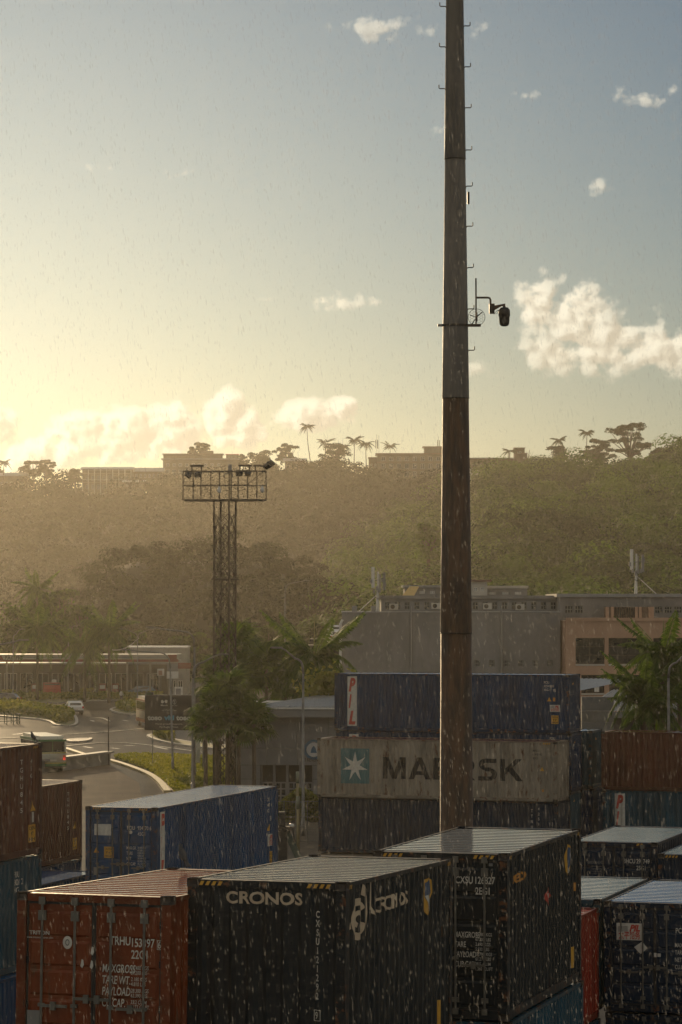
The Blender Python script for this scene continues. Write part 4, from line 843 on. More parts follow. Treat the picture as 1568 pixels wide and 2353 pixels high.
# corners are near-left top corners fitted to the photograph (x, depth, height)
cro = Box((-2.259, 43.36, Z - 4.02), R(16.97), 6.058, 2.896, 'black', 'charcoal container with cream lettering and swirl logo in the centre foreground', tilt=R(1.36))
cro.text('CRONOS', 'near', .58, .345, .165, 'cream', width=1.19, bold=.03)
cro.text('CXSU121292', 'near', 2.0, .52, .095, 'white', vertical=True, sx=.75, bold=.015, line=.95); cro.text('9', 'near', 1.965, 1.98, .1, 'white', sx=.75, bold=.015)
cro.polys([[(0, 0), (.11, 0), (.11, .008), (0, .008)], [(0, .152), (.11, .152), (.11, .16), (0, .16)], [(0, .008), (.008, .008), (.008, .152), (0, .152)], [(.102, .008), (.11, .008), (.11, .152), (.102, .152)]], 'near', 1.945, 2.01, 'white', 'digit_frame')
cro.hazard('near', .18, .38); cro.hazard('near', 1.84, .38); cro.hazard('side', .16, .16, 2, .11); cro.hazard('side', 5.72, .2, 3, .11)
cro.text('CRONOS', 'side', 1.62, .56, .21, 'cream', width=1.8, bold=.02)
def arc(cx, cy, r0, r1, a0, a1, n=10, sx=1.0):
    p = [(cx + sx * r1 * math.cos(a0 + (a1 - a0) * k / n), cy + r1 * math.sin(a0 + (a1 - a0) * k / n)) for k in range(n + 1)]; q = [(cx + sx * r0 * math.cos(a0 + (a1 - a0) * k / n), cy + r0 * math.sin(a0 + (a1 - a0) * k / n)) for k in range(n + 1)]
    return [[p[k], p[k + 1], q[k + 1], q[k]] for k in range(n)]
lg = arc(.42, .30, .20, .31, .5, 6.0, 20, 1.25) + arc(.42, .30, .06, .13, -.8, 4.4, 14, 1.25) + [[(.80, .02), (.98, .06), (1.02, .36), (.86, .30)], [(.86, .30), (1.02, .36), (1.0, .60), (.88, .56)], [(.88, .56), (1.0, .60), (.93, .80), (.90, .72)], [(1.06, .40), (1.14, .38), (1.16, .62), (1.08, .70)], [(1.08, .70), (1.16, .62), (1.14, .90), (1.11, .84)],
      [(1.22, .36), (1.46, .28), (1.32, .42), (1.24, .46)], [(-.04, .16), (.04, .18), (.02, .28)], [(.66, .64), (.78, .60), (.80, .74), (.70, .80)], [(1.12, -.02), (1.18, .0), (1.17, .16)]]
cro.polys([[(x * .84, y) for x, y in p] for p in lg], 'side', .36, .88, 'cream', 'swirl_logo')
def round_logo(b, q, z):
    b.polys([[(.06, .12), (.2, .0), (.34, .12), (.46, .36), (.44, .56), (.3, .62), (.1, .58), (.02, .42)]], 'side', q, z, 'yellow', 'round_logo')
    b.polys([[(.12, .3), (.3, .08), (.42, .36), (.4, .54), (.24, .58), (.12, .52)]], 'side', q, z, 'greyblue', 'round_logo', 1); b.polys([[(.12, .32), (.2, .34), (.32, .16), (.34, .1), (.26, .08)]] + arc(.28, .12, .02, .06, 0, 6.28, 8), 'side', q, z, 'white', 'round_logo', 2)
round_logo(cro, 4.35, .83); cro.text('CXSU121292', 'side', 5.22, .42, .085, 'white', vertical=True, sx=.9, bold=.015, line=1.5); cro.text('22G1', 'side', 5.5, .4, .07, 'white', vertical=True, bold=.01, line=1.3)
cro.rect('side', 5.16, 5.36, 2.24, 2.64, 'yellow', 'caution_label'); cro.text('CAUTION', 'side', 5.26, 2.29, .035, 'black', vertical=True, bold=.01, line=1.05); cro.rect('side', 5.42, 5.5, 1.06, 1.24, 'orange')
cx_ = Box((.56, 51.95, Z - 4.335), R(16.87), 6.058, 2.896, 'black', 'charcoal container with orange side lettering and red diamond, right of the swirl logo one', door='near')
cx_.doordata('near', 1.50, 1.86, .53, 'CXSU', '126827   6', '2EG1', .12, ('MAXGROSS', 'TARE', 'PAYLOAD', 'CUB.CAP.'), ('30.480  KGS', '67.200  LBS', '2.690  KGS', '5.930  LBS', '27.790  KGS', '61.270  LBS', '38.5  CU.M', '1.360  CU.FT'), 1.47)
cx_.hazard('near', 1.82, .4); cx_.hazard('near', .18, .38); cx_.hazard('side', .16, .16, 2, .11); cx_.hazard('side', 5.72, .2, 3, .11); cx_.rect('near', 2.10, 2.17, .17, .22, 'grey'); cx_.rect('near', 2.0, 2.12, 2.76, 2.82, 'white'); cx_.rect('near', 2.36, 2.39, 1.11, 1.15, 'green')
cx_.text('seaco', 'side', .46, .56, .22, 'orange', width=1.05, bold=.02); cx_.polys([[(.2, 0), (.4, .18), (.2, .36), (0, .18)]], 'side', 3.05, 1.22, 'red', 'hazard_diamond'); cx_.rect('side', 3.19, 3.32, .98, 1.06, 'white', layer=1)
round_logo(cx_, 4.72, .84); cx_.text('CXSU126827', 'side', 5.5, .35, .075, 'white', vertical=True, sx=.9, bold=.012, line=1.5); cx_.rect('side', 5.3, 5.46, 2.2, 2.6, 'yellow', 'caution_label'); cx_.text('CAUTION', 'side', 5.38, 2.25, .035, 'black', vertical=True, bold=.01, line=1.05); cx_.rect('side', 5.55, 5.62, 1.0, 1.16, 'orange'); cx_.rect('side', .08, .15, 1.46, 1.54, 'grey', layer=3)
pil = Box((-8.2517, 95.12, Z - 6.51), R(17.5), 12.192, 2.896, 'blue', 'blue container with white strip of red letters standing left of centre', door='near')
pil.pil_strip(.42, .17, 2.4, .5); pil.hazard('near', .25, .3); pil.hazard('near', 1.85, .3)
pil.doordata('near', 1.44, 1.80, .72, 'PCIU', '924770 6', '45G1', .12, zt=1.35); pil.rect('near', .30, .88, .56, .92, 'white', 'company_sticker'); pil.tri('near', .28, 1.48); pil.caution('near', .64, 1.28, .33, .36); pil.polys(arc(0, 0, 0, .06, 0, 6.28, 10), 'near', 1.56, .8, 'white', 'round_mark')
pil.rect('near', .28, .44, 1.95, 2.2, 'grey')
for k, t in enumerate(('PCIU', '924770 6', '45G1')): pil.text(t, 'side', 11.0, .5 + .2 * k, .13, sx=.75, bold=.012)
pil.tri('side', 11.1, 1.55, .26); pil.pil_sticker('side', 11.15, 1.68, .5, .42); pil.caution('side', 11.3, 2.3, .35, .45); pil.text('3', 'side', 11.4, 1.2, .16, bold=.012)
tri_ = Box((-4.772, 43.43, Z - 4.227), R(18.5), 6.058, 2.591, 'red', 'oxide red container with white stencilled doors at the lower left', door='near', tilt=R(1.46))
tri_.text('TRITON', 'near', .20, .615, .055, 'white', width=.32, bold=.02); tri_.text('www.tritoncontainer.com', 'near', .16, .67, .03, 'white', width=.42, bold=.002)
tri_.polys(arc(0, 0, .0, .095, 0, 6.28, 18, .78), 'near', .81, .715, 'white', 'oval_mark'); tri_.polys(arc(0, 0, .03, .05, 0, 6.28, 14, .7), 'near', .81, .715, 'grey', 'oval_mark', 1)
tri_.text('TRHU', 'near', 1.48, .72, .12, sx=.72, bold=.014); tri_.text('153397', 'near', 1.83, .74, .12, sx=.72, bold=.014); tri_.text('6', 'near', 2.235, .75, .1, sx=.72, bold=.014); tri_.text('22G1', 'near', 1.82, .91, .12, sx=.72, bold=.014)
tri_.polys([[(0, 0), (.075, 0), (.075, .007), (0, .007)], [(0, .128), (.075, .128), (.075, .135), (0, .135)], [(0, .007), (.007, .007), (.007, .128), (0, .128)], [(.068, .007), (.075, .007), (.075, .128), (.068, .128)]], 'near', 2.222, .77, 'white', 'digit_frame')
for k, t in enumerate(('MAXGROSS', 'TARE WT.', 'PAYLOAD', 'CU.CAP.')): tri_.text(t, 'near', 1.37, 1.12 + .165 * k, .115, sx=.60, bold=.008, shear=.12)
for k, t in enumerate(('30.480 KGS', '67.200 LBS', '2.180 KGS', '4.810 LBS', '28.300 KGS', '62.390 LBS', '33.2 CU.M', '1.173 CU.FT.')): tri_.text(t, 'near', 1.82, 1.07 + .07 * k + .025 * (k // 2), .055, sx=.72, bold=.004, shear=.1)
tri_.rect('near', .18, .38, 1.72, 2.02, 'grey', 'data_plate')
for (q, z) in ((1.18, .86), (1.02, 1.05), (1.17, 1.06)): tri_.polys([[(.0, .0), (.03, -.03), (.055, .02), (.045, .09), (.02, .1)]], 'near', q, z, 'white', 'paint_chip')
mk = Box((-1.178, 145.55, Z - 6.60), R(18.6), 12.192, 2.896, 'grey', 'weathered grey container with teal star panel and huge black lettering', across=True, roofcol='brown')
mk.rect('side', 1.22, 2.70, .48, 2.2, 'teal', 'star_panel')
st_ = []
for k in range(14):
    rr = .74 if k % 2 == 0 else .26; th = math.pi / 2 + k * math.pi / 7; st_.append((rr * math.cos(th) * .92, rr * math.sin(th)))
mk.polys([[(0, 0), st_[k], st_[(k + 1) % 14]] for k in range(14)], 'side', 1.96, 1.36, 'white', 'seven_point_star', 1)
T = .21
def arcq(cx, cy, r, a0, a1, n=8, kx=1.0): return arc(cx, cy, r - T, r, R(a0), R(a1), n, kx)
GL = {'M': [[(0, 0), (T, 0), (T, 1), (0, 1)], [(.83, 0), (1.04, 0), (1.04, 1), (.83, 1)], [(0, 1), (T + .06, 1), (.62, 0), (.42, 0)], [(1.04, 1), (.77, 1), (.42, 0), (.62, 0)]],
      'A': [[(0, 0), (.23, 0), (.6, 1), (.38, 1)], [(.98, 0), (.75, 0), (.38, 1), (.6, 1)], [(.2, .2), (.78, .2), (.72, .37), (.26, .37)]],
      'E': [[(0, 0), (T, 0), (T, 1), (0, 1)], [(T, 0), (.8, 0), (.8, .19), (T, .19)], [(T, .41), (.74, .41), (.74, .59), (T, .59)], [(T, .81), (.8, .81), (.8, 1), (T, 1)]],
      'R': [[(0, 0), (T, 0), (T, 1), (0, 1)], [(T, .82), (.6, .82), (.6, 1), (T, 1)], [(T, .36), (.6, .36), (.6, .54), (T, .54)], [(.4, .36), (.64, .36), (.92, 0), (.66, 0)]] + arcq(.58, .68, .32, -90, 90, 8),
      'S': arcq(.3, .74, .26, 90, 270) + [[(.3, .81), (.82, .81), (.82, 1), (.3, 1)], [(.3, .42), (.58, .42), (.58, .6), (.3, .6)], [(.02, 0), (.58, 0), (.58, .19), (.02, .19)]] + arcq(.56, .28, .28, -90, 90),
      'K': [[(0, 0), (T, 0), (T, 1), (0, 1)], [(T, .28), (T, .56), (.68, 1), (.96, 1)], [(.30, .52), (.5, .66), (1.0, 0), (.72, 0)]]}
gx = 3.4
for chx, gw_ in zip('MAERSK', (1.04, .98, .8, .92, .86, 1.0)):
    mk.polys([[(x * 1.13, y * 1.06) for x, y in p] for p in GL[chx]], 'side', gx, 1.93, 'black', 'lettering'); gx += gw_ * 1.13 + .155
for k, t in enumerate(('MRKU', '614 9145', '45G1')): mk.text(t, 'side', 11.0, .5 + .18 * k, .11, 'black', sx=.75, bold=.01)
mk.tri('side', 11.35, 1.42, .2); mk.rect('side', 11.45, 11.55, 2.3, 2.42, 'orange'); mk.hazard('side', 11.5, .4, 4, .14, .08)
b2 = Box((-1.12, 145.75, Z - 9.52), R(18.6), 12.192, 2.7, 'darkblue', 'dark container right below the grey star panel one', across=True)
b2.text('TTNU', 'side', 10.9, .5, .14, vertical=True, bold=.012, line=1.3); b2.text('4251', 'side', 11.25, .4, .13, vertical=True, bold=.012, line=1.3)
f1 = Box((-.333, 149.18, Z - 3.47), R(17.46), 12.192, 2.896, 'navy', 'navy container with red lettered white strip on top of the tall centre stack', across=True)
f1.pil_strip(.68, .16, 2.66, .5)
for k, t in enumerate(('PCIU', '925438 8', '45G1')): f1.text(t, 'side', 10.9, .45 + .18 * k, .12, sx=.75, bold=.01)
f1.text('95', 'side', 11.35, .85, .14, bold=.01); f1.tri('side', 11.05, 1.32, .2); f1.rect('side', 11.35, 11.47, 1.14, 1.32, 'orange'); f1.pil_sticker('side', 11.2, 1.5, .5, .34); f1.caution('side', 11.27, 2.02, .36, .42); f1.tri('far', .9, .5, .14)
f2 = Box((-.25, 149.25, Z - 6.39), R(17.46), 12.192, 2.896, 'navy', 'navy container in the middle of the tall stack, mostly behind the star panel one', across=True)
f2.pil_strip(.68, .16, 2.66, .5); f2.text('PCIU', 'side', 11.1, .3, .12, sx=.75, bold=.01); f2.tri('far', .9, .5, .14)
f3 = Box((-.28, 149.3, Z - 9.30), R(17.46), 12.192, 2.896, 'teal', 'teal blue container at the foot of the tall centre stack', across=True); f3.tri('far', .9, .5, .14)
n1 = Vector((math.sin(A17), math.cos(A17), 0)); t1 = Vector((math.cos(A17), -math.sin(A17), 0))
base2 = Vector((-.25, 149.25, 0)) + n1 * 2.62
f4 = Box((base2.x + .45, base2.y, Z - 6.35), A17, 12.192, 2.896, 'teal', 'blue container in the second row, upper one right of the tall stack', across=True); f4.tri('far', 1.1, .5, .14)
f5 = Box((base2.x + .5, base2.y + .05, Z - 9.27), A17, 12.192, 2.896, 'navy', 'dark container in the second row, lower one right of the tall stack', across=True)
# right hand pair
g = P(1382, 1681, 147); g1 = Box((g.x, 147, g.z), A17, 12.192, 2.896, 'brown', 'brown container with wet ribbed roof at the right behind the small blue ones', across=True)
g2 = Box((g.x + .05, 147.05, g.z - 2.92), A17, 12.192, 2.896, 'teal', 'teal blue container with PI letters under the brown one at the right', across=True); g2.pil_strip(.62, .15, 2.6, .52)
c = P(1311, 1932, 82); bh = Box((c.x, 82, c.z), A17, 6.058, 2.896, 'darkblue', 'dark blue container with 25G1 doors and pale roof at the right', door='near', roofcol='teal')
bh.doordata('near', 1.50, 1.86, .58, 'BHCU', '291749', '25G1', .12, zt=1.4); bh.text('8', 'near', 2.28, .58, .12, sx=.72, bold=.012); bh.text('BRIDGEHEAD', 'near', .50, .62, .075, 'grey', width=.42, bold=.012); bh.hazard('near', 1.86, .2, 2)
for k in range(4): bh.text('container leasing', 'near', .58, .70 + .07 * k, .03, 'grey', width=.3)
c = P(1512, 1962, 79.6); m1 = Box((c.x, 79.6, c.z), A17, 6.058, 2.591, 'darkblue', 'dark container with hazard stripes cut by the right edge beside the 25G1 one', door=None, roofcol='teal'); m1.hazard('near', .2, .36)
c = P(1388, 2071, 70); j1 = Box((c.x, 70, c.z), A17, 6.058, 2.591, 'darkblue', 'dark blue container with white and red door sticker at the lower right', door='near', roofcol='bright')
j1.pil_sticker('near', .30, .50, .62, .40); j1.polys([[(.16, 0), (.32, .14), (.2, .3), (0, .16)]], 'near', .72, 1.22, 'white', 'hazard_diamond'); j1.rect('near', 1.2, 1.26, 1.18, 1.28, 'white'); j1.rect('near', 1.28, 1.36, 1.19, 1.27, 'white'); j1.text('R', 'near', .85, 1.36, .07, bold=.01)
j1.doordata('near', 1.72, 2.06, .70, 'PCIU', '013825', '22G1', .12, zt=1.03)
j2 = Box((c.x + .03, 70.03, c.z - 2.63), A17, 6.058, 2.591, 'darkblue', 'dark container under the red and white sticker one in the bottom right corner', door='near')
j2.text('PCIU 013825', 'near', 1.6, .42, .09, bold=.01)
k_ = Vector((c.x, 70, c.z)) - t1 * 2.52; k1 = Box((k_.x, k_.y + .1, c.z + .02), A17, 6.058, 2.591, 'teal', 'pale blue roofed container behind the signal red one at the right', door=None)
l_ = Vector((k_.x, k_.y, 0)) - n1 * 6.25; l1 = Box((l_.x, l_.y, c.z - .12), A17, 6.058, 2.591, 'redroof', 'signal red container in the gap right of the orange lettered one')
l2 = Box((l_.x + .03, l_.y, c.z - 2.74), A17, 6.058, 2.591, 'teal', 'blue container under the signal red one in the gap')
b3 = Box((.60, 51.98, Z - 7.26), R(16.87), 6.058, 2.591, 'teal', 'blue container under the orange lettered one at the bottom edge')
r_ = P(748, 1985, 66); rr = Box((r_.x, 66, Z - 6.12), R(16.9), 6.058, 2.591, 'redroof', 'red container behind the swirl logo one, only its roof edge showing')
# left hand stacks: given by their far right top corners
def from_far_right(u, v, z, L, a=A17):
    d = ray(u, v); t = (z - CAMH) / d.z; p = Vector((d.x * t, d.y * t, z)); n = Vector((math.sin(a), math.cos(a), 0)); e = Vector((math.cos(a), -math.sin(a), 0)); return p - n * L - e * CW
o1 = Box(from_far_right(97.5, 1707, 8.66, 12.192), A17, 12.192, 2.896, 'brown', 'brown container at the left edge with a pigeon on its corner')
o1.tri('side', 11.45, 1.75, .3); o1.rect('side', 11.6, 11.72, 1.78, 2.05, 'white'); o1.caution('side', 11.4, 2.1, .38, .46); o1.text('TGHU845', 'side', 10.9, .5, .12, vertical=True, bold=.012, line=1.2); o1.text('45G1', 'side', 11.5, .5, .11, vertical=True, bold=.012, line=1.2); o1.hazard('side', 11.6, .3, 3, .12)
o2 = Box(from_far_right(96.5, 1962, 5.74, 12.192), A17, 12.192, 2.896, 'teal', 'teal blue container under the pigeon container at the left edge')
for k, t in enumerate(('PIU', '8063 2', '4G1')): o2.text(t, 'side', 10.5, .48 + .2 * k, .15, sx=.8, bold=.012)
o2.text('C', 'side', 11.15, 1.12, .12, bold=.01)
o3 = Box(from_far_right(95, 2225, 2.83, 12.192), A17, 12.192, 2.83, 'blue', 'blue container at the bottom of the left edge stack')
p1 = Box(from_far_right(189.5, 1792, 5.8, 12.192), A17, 12.192, 2.896, 'brown', 'second brown container, lower, left of the blue white stripped one')
p1.tri('side', 11.4, 1.75, .28); p1.caution('side', 11.4, 2.1, .34, .42); p1.text('TGHU845', 'side', 10.9, .5, .12, vertical=True, bold=.012, line=1.2)
p2 = Box(from_far_right(188, 1973, 2.88, 12.192), A17, 12.192, 2.88, 'navy', 'navy container under the second brown one')
q_ = from_far_right(232, 2001, 2.85, 12.192); q1 = Box(q_, A17, 12.192, 2.85, 'blue', 'blue container on the ground with wet blue roof below the second brown one')
q1.rect('side', .3, .5, .3, .5, 'white')
# ================================================================== high mast pole in the centre
PD = 64.0; PS = F / PD
POLE_LO = pbr('pole_rusted', (.115, .062, .030), (.034, .025, .018), 3.2, .6, .25, bump=.3, stretch=(2, 2, .35), rust=(.13, .055, .025), rust_at=.62)
POLE_MID = pbr('pole_pale_grey', (.165, .15, .13), (.10, .092, .08), 2.2, .6, .1, bump=.25, stretch=(2, 2, .35), rust=(.13, .07, .04), rust_at=.72)
POLE_HI = pbr('pole_weathered', (.11, .10, .085), (.065, .06, .052), 2.2, .55, .25, bump=.25, stretch=(2, 2, .35), rust=(.11, .05, .025), rust_at=.70)
pole = empty('high_mast_pole', (P(1050.0, 1900, PD).x, PD, 0), 0, 'tall tapered steel mast rising in front of the star panel container', 'pole')
pole.rotation_euler.y = R(-.05)
for z0, z1, r0, r1, mt in ((-.2, 11.74, .402, .337, POLE_LO), (11.68, 16.86, .346, .288, POLE_LO), (16.80, 22.1, .297, .226, POLE_MID), (22.04, 30.5, .235, .135, POLE_HI)):
    MB().lathe([(r0, z0), (r0, z0 + .02), (r1, z1)], 20).build('mast_section', mt, pole, True)
for zj_, rj_ in ((11.74, .352), (16.86, .303), (22.1, .241)): MB().lathe([(rj_ - .006, zj_ - .068), (rj_ - .001, zj_ - .066), (rj_ - .001, zj_ - .05), (rj_ - .006, zj_ - .048)], 20).build('joint_collar', DARKSTEEL, pole, True)
MB().add([(-.16, -.36, 0), (-.145, -.366, 0), (-.075, -.125, 30.4), (-.085, -.12, 30.4)], [(0, 1, 2, 3)]).build('weld_seam', RUSTY, pole)
def pr(z): return float(np.interp(z, [0, 11.7, 16.86, 22.1, 30.5], [.402, .345, .295, .234, .135]))
def hook_mesh(): return MB().tube([(-.02, 0, -.07), (0.0, 0, -.01), (.02, 0, 0), (.12, 0, 0), (.137, 0, .015), (.137, 0, .085)], .0125, 6).mesh('step_bolt', DARKSTEEL)
hm = hook_mesh()
for sd, vs in ((-1, (-85, 15, 108, 204)), (1, (-35, 60, 154, 248, 345, 428, 520, 615, 710, 805))):
    for v in vs: z = P(1050, v, PD).z; inst('step_bolt', hm, pole, (sd * (pr(z) - .004), -.02, z), (0, 0, 0 if sd > 0 else math.pi))
MB().box(pr(18) - .02, pr(18) + .03, -.09, -.03, P(1050, 470, PD).z, P(1050, 442, PD).z).build('cable_box', DARKSTEEL, pole)
zc = P(1050, 748, PD).z
MB().lathe([(pr(zc) + .004, zc - .02), (pr(zc) + .022, zc - .018), (pr(zc) + .022, zc + .018), (pr(zc) + .004, zc + .02)], 20).build('clamp_band', DARKSTEEL, pole); MB().box(-pr(zc) - .11, -pr(zc) + .01, -.05, .05, zc - .02, zc + .03).build('clamp_bolt', STEEL, pole)
for z, w in ((P(1050, 700, PD).z, .10), (P(1050, 668, PD).z, .07)): pass
cm = empty('surveillance_camera', (pole.location.x, PD - .05, zc), 0, 'dome camera on a bent pipe arm fixed to the tall mast', 'camera')
def L2(x, y): return ((x - 487) * .001562, 0, (900 - y) * .001562)
MB().box(L2(650, 0)[0], L2(830, 0)[0], -.06, .06, L2(0, 918)[2], L2(0, 884)[2]).build('base_bracket', RUSTY, cm)
MB().tube([L2(765, 884), L2(763, 240)], .017, 8).build('upright_pipe', RUSTY, cm)
MB().tube([L2(770, 512), L2(930, 512), L2(955, 520), L2(966, 545), L2(966, 620)], .023, 8).build('arm_pipe', DARKSTEEL, cm)
MB().box(L2(948, 0)[0], L2(1022, 0)[0], -.05, .05, L2(0, 738)[2], L2(0, 598)[2]).build('mount_block', DARKSTEEL, cm)
MB().prism([(L2(1018, 0)[0], -.03, L2(0, 690)[2]), (L2(1018, 0)[0], -.03, L2(0, 625)[2]), (L2(1172, 0)[0], -.03, L2(0, 596)[2]), (L2(1172, 0)[0], -.03, L2(0, 640)[2]), (L2(1120, 0)[0], -.03, L2(0, 632)[2])], (0, .06, 0)).build('wedge_arm', RUSTY, cm)
x_, _, z_ = L2(1159, 915); MB().lathe([(.03, 0), (.075, .01), (.105, .05), (.115, .12), (.115, .215), (.127, .22), (.127, .32), (.118, .37), (.09, .395), (.09, .41), (.03, .412), (.03, .45)], 18, (x_, 0, z_)).build('dome_housing', BLACKP, cm, True)
MB().tube([L2(1080, 690), L2(1060, 735), L2(1020, 745), L2(1045, 705), L2(1080, 685)], .006, 5).build('cable', BLACKP, cm)
gd = empty('grid_antenna', (pole.location.x + L2(770, 0)[0], PD - .12, zc + L2(0, 790)[2]), 0, 'small round mesh dish antenna behind the camera pipe', 'antenna'); m = MB(); rad = .184
m.tube([(rad * math.cos(a), .02, rad * math.sin(a)) for a in np.linspace(0, 2 * math.pi, 25)], .006, 5); m.build('rim', DARKSTEEL, gd)
m = MB(); hs = .034
for i in range(-7, 8):
    for j in range(-7, 8):
        cx, cz = i * hs * 1.5, (j + (i % 2) / 2) * hs * 1.732
        for k in range(3):
            a, b = k * math.pi / 3, (k + 1) * math.pi / 3; p, q = (cx + hs * math.cos(a), cz + hs * math.sin(a)), (cx + hs * math.cos(b), cz + hs * math.sin(b))
            if math.hypot(*p) < rad and math.hypot(*q) < rad: m.bar((p[0], .03, p[1]), (q[0], .03, q[1]), .0045)
m.build('mesh_grid', DARKSTEEL, gd); MB().tube([(0, 0, -.08), (0, -.03, 0), (0, 0, .1)], .02, 6).tube([(-.14, 0, .04), (0, -.03, 0), (-.1, 0, -.15)], .012, 5).tube([(0, -.03, 0), (.12, 0, .11)], .012, 5).build('feed_bracket', DARKSTEEL, gd)

# ================================================================== lattice floodlight tower
TOWERM = pbr('tower_dark_rust', (.026, .019, .013), (.016, .013, .010), 4, .6, .2)
TD = 195.0; TS = F / TD
tw = empty('floodlight_tower', (P(516.5, 1700, TD).x, TD, 0), 0, 'rusty lattice floodlight tower with a wide cage of lamps on top', 'tower')
zb_, zt_ = P(516, 1152, TD).z, P(516, 1084, TD).z; th0 = R(22.9); rr_ = .77
legs = [(rr_ * math.cos(th0 + k * math.pi / 2), rr_ * math.sin(th0 + k * math.pi / 2)) for k in range(4)]
for (x, y) in legs: MB().box(x - .06, x + .06, y - .06, y + .06, 0, zb_).build('leg', TOWERM, tw)
ph = 1.02; npan = int(zb_ / ph)
for k in range(4):
    a, b = legs[k], legs[(k + 1) % 4]; me = MB().bar((*a, 0), (*b, ph), .044).bar((*b, 0), (*a, ph), .043).mesh('cross_brace', TOWERM); rg = MB().bar((*a, 0), (*b, 0), .03).mesh('ladder_rung', TOWERM)
    gu = MB(); d_ = (Vector((*b, 0)) - Vector((*a, 0))).normalized()
    for p_, sg in ((Vector((*a, 0)), 1), (Vector((*b, 0)), -1)): gu.prism([p_ + d_ * sg * .05 + Vector((0, 0, -.15)), p_ + d_ * sg * .22 + Vector((0, 0, -.06)), p_ + d_ * sg * .22 + Vector((0, 0, .06)), p_ + d_ * sg * .05 + Vector((0, 0, .15))], Vector((-d_.y, d_.x, 0)) * .02)
    gum = gu.mesh('gusset_plate', DARKSTEEL)
    for i in range(npan): inst('cross_brace', me, tw, (0, 0, i * ph + (ph / 2 if k % 2 else 0) * 0)); inst('gusset_plate', gum, tw, (0, 0, (i + .5 * (k % 2)) * ph + .05))
m = MB(); m.bar((-.05, -.2, 0), (-.05, -.2, zb_), .03).bar((-.38, -.2, 0), (-.38, -.2, zb_), .03)
for i in range(int(zb_ / .42)): m.bar((-.38, -.2, i * .42), (-.05, -.2, i * .42), .022)
m.build('ladder', TOWERM, tw); MB().tube([(.28, .3, 0), (.28, .3, zb_)], .04, 6).build('conduit', STEEL, tw)
zj = P(516, 1331, TD).z; MB().lathe([(.6, zj - .08), (.92, zj - .06), (.92, zj + .06), (.6, zj + .08)], 4, mi=0).build('joint_flange', TOWERM, tw)
def T2(x): return (x - 765) * .00476
def Tz(y): return zb_ + (800 - y) * .00476 + .0
hd = Vector((math.cos(R(-6)), math.sin(R(-6)), 0)); hn = Vector((-hd.y, hd.x, 0))
for yy, xs in ((-.55, (193, 445, 705, 870, 967, 1230)), (.55, (300, 550, 810, 1070, 1330))):
    o_ = hn * yy
    for x in xs: p = hd * T2(x) + o_; MB().box(p.x - .04, p.x + .04, p.y - .04, p.y + .04, Tz(792), Tz(380)).build('cage_upright', DARKSTEEL, tw)
    xa, xb = (185, 1240) if yy < 0 else (295, 1340)
    for y in (385, 582, 782): p, q = hd * T2(xa) + o_, hd * T2(xb) + o_; MB().bar((p.x, p.y, Tz(y) + (.02 if yy > 0 else 0)), (q.x, q.y, Tz(y) + (.03 if yy > 0 else 0)), .09 if y != 582 else .07).build('cage_rail', DARKSTEEL, tw)
for x, x2 in ((193, 300), (1230, 1330)):
    for y in (386, 583, 783): p, q = hd * T2(x) - hn * .55, hd * T2(x2) + hn * .55; MB().bar((p.x, p.y, Tz(y)), (q.x, q.y, Tz(y)), .07).build('cage_rail', DARKSTEEL, tw)
p, q = hd * T2(1085), hd * T2(1310); MB().bar((p.x, p.y - .2, Tz(565)), (q.x, q.y - .2, Tz(390)), .05).build('diagonal_brace', DARKSTEEL, tw)
p, q = hd * T2(200), hd * T2(1330); MB().obox((0, 0, Tz(795)), (hd, hn, Vector((0, 0, 1))), 2.6, .55, .025).build('cage_floor', DARKSTEEL, tw)
def flood(x, y, tilt, yaw, w=.42, h=.38):
    m = MB(); m.obox((0, 0, 0), (Vector((1, 0, 0)), Vector((0, 1, 0)), Vector((0, 0, 1))), w / 2, .09, h / 2); m.obox((0, -.1, 0), (Vector((1, 0, 0)), Vector((0, 1, 0)), Vector((0, 0, 1))), w / 2 - .03, .014, h / 2 - .03, 1); m.box(-w / 2 + .06, w / 2 - .06, .09, .15, -h / 3, h / 3); m.box(-w / 2 - .03, -w / 2, -.03, .03, -.05, h / 2 + .18); m.box(w / 2, w / 2 + .03, -.03, .03, -.05, h / 2 + .18)
    o = m.build('floodlight', [BLACKP, GLASS], tw); p = hd * T2(x); o.location = (p.x, p.y - .3, Tz(y)); o.rotation_euler = (R(tilt), R(yaw), R(yaw)); return o
flood(250, 425, -20, 32); flood(385, 430, -65, -8); flood(970, 412, -35, 0); flood(1088, 412, -35, 6); flood(1405, 285, 55, -30, .5, .4); flood(1365, 312, 60, -28, .45, .35)
for x in (372, 1050, 1265): p = hd * T2(x); MB().box(p.x - .45, p.x + .45, p.y - .12, p.y + .12, Tz(316), Tz(290)).box(p.x - .38, p.x - .3, p.y - .05, p.y + .05, Tz(392), Tz(316)).box(p.x + .26, p.x + .34, p.y - .05, p.y + .05, Tz(392), Tz(316)).build('lamp_bracket', DARKSTEEL, tw)
for x, y in ((690, 640), (1295, 635)): p = hd * T2(x); MB().lathe([(.04, -.24), (.1, -.2), (.13, -.1), (.13, .05), (.07, .1), (.07, .2)], 12, (p.x, p.y - .75, Tz(y))).build('dome_camera', WHITE, tw, True)
p = hd * T2(812); MB().tube([(p.x - .28, p.y, Tz(480)), (p.x - .28, p.y, Tz(430)), (p.x - .15, p.y, Tz(410)), (p.x + .15, p.y, Tz(410)), (p.x + .28, p.y, Tz(430)), (p.x + .28, p.y, Tz(470))], .035, 8).build('cable_gooseneck', STEEL, tw, True)
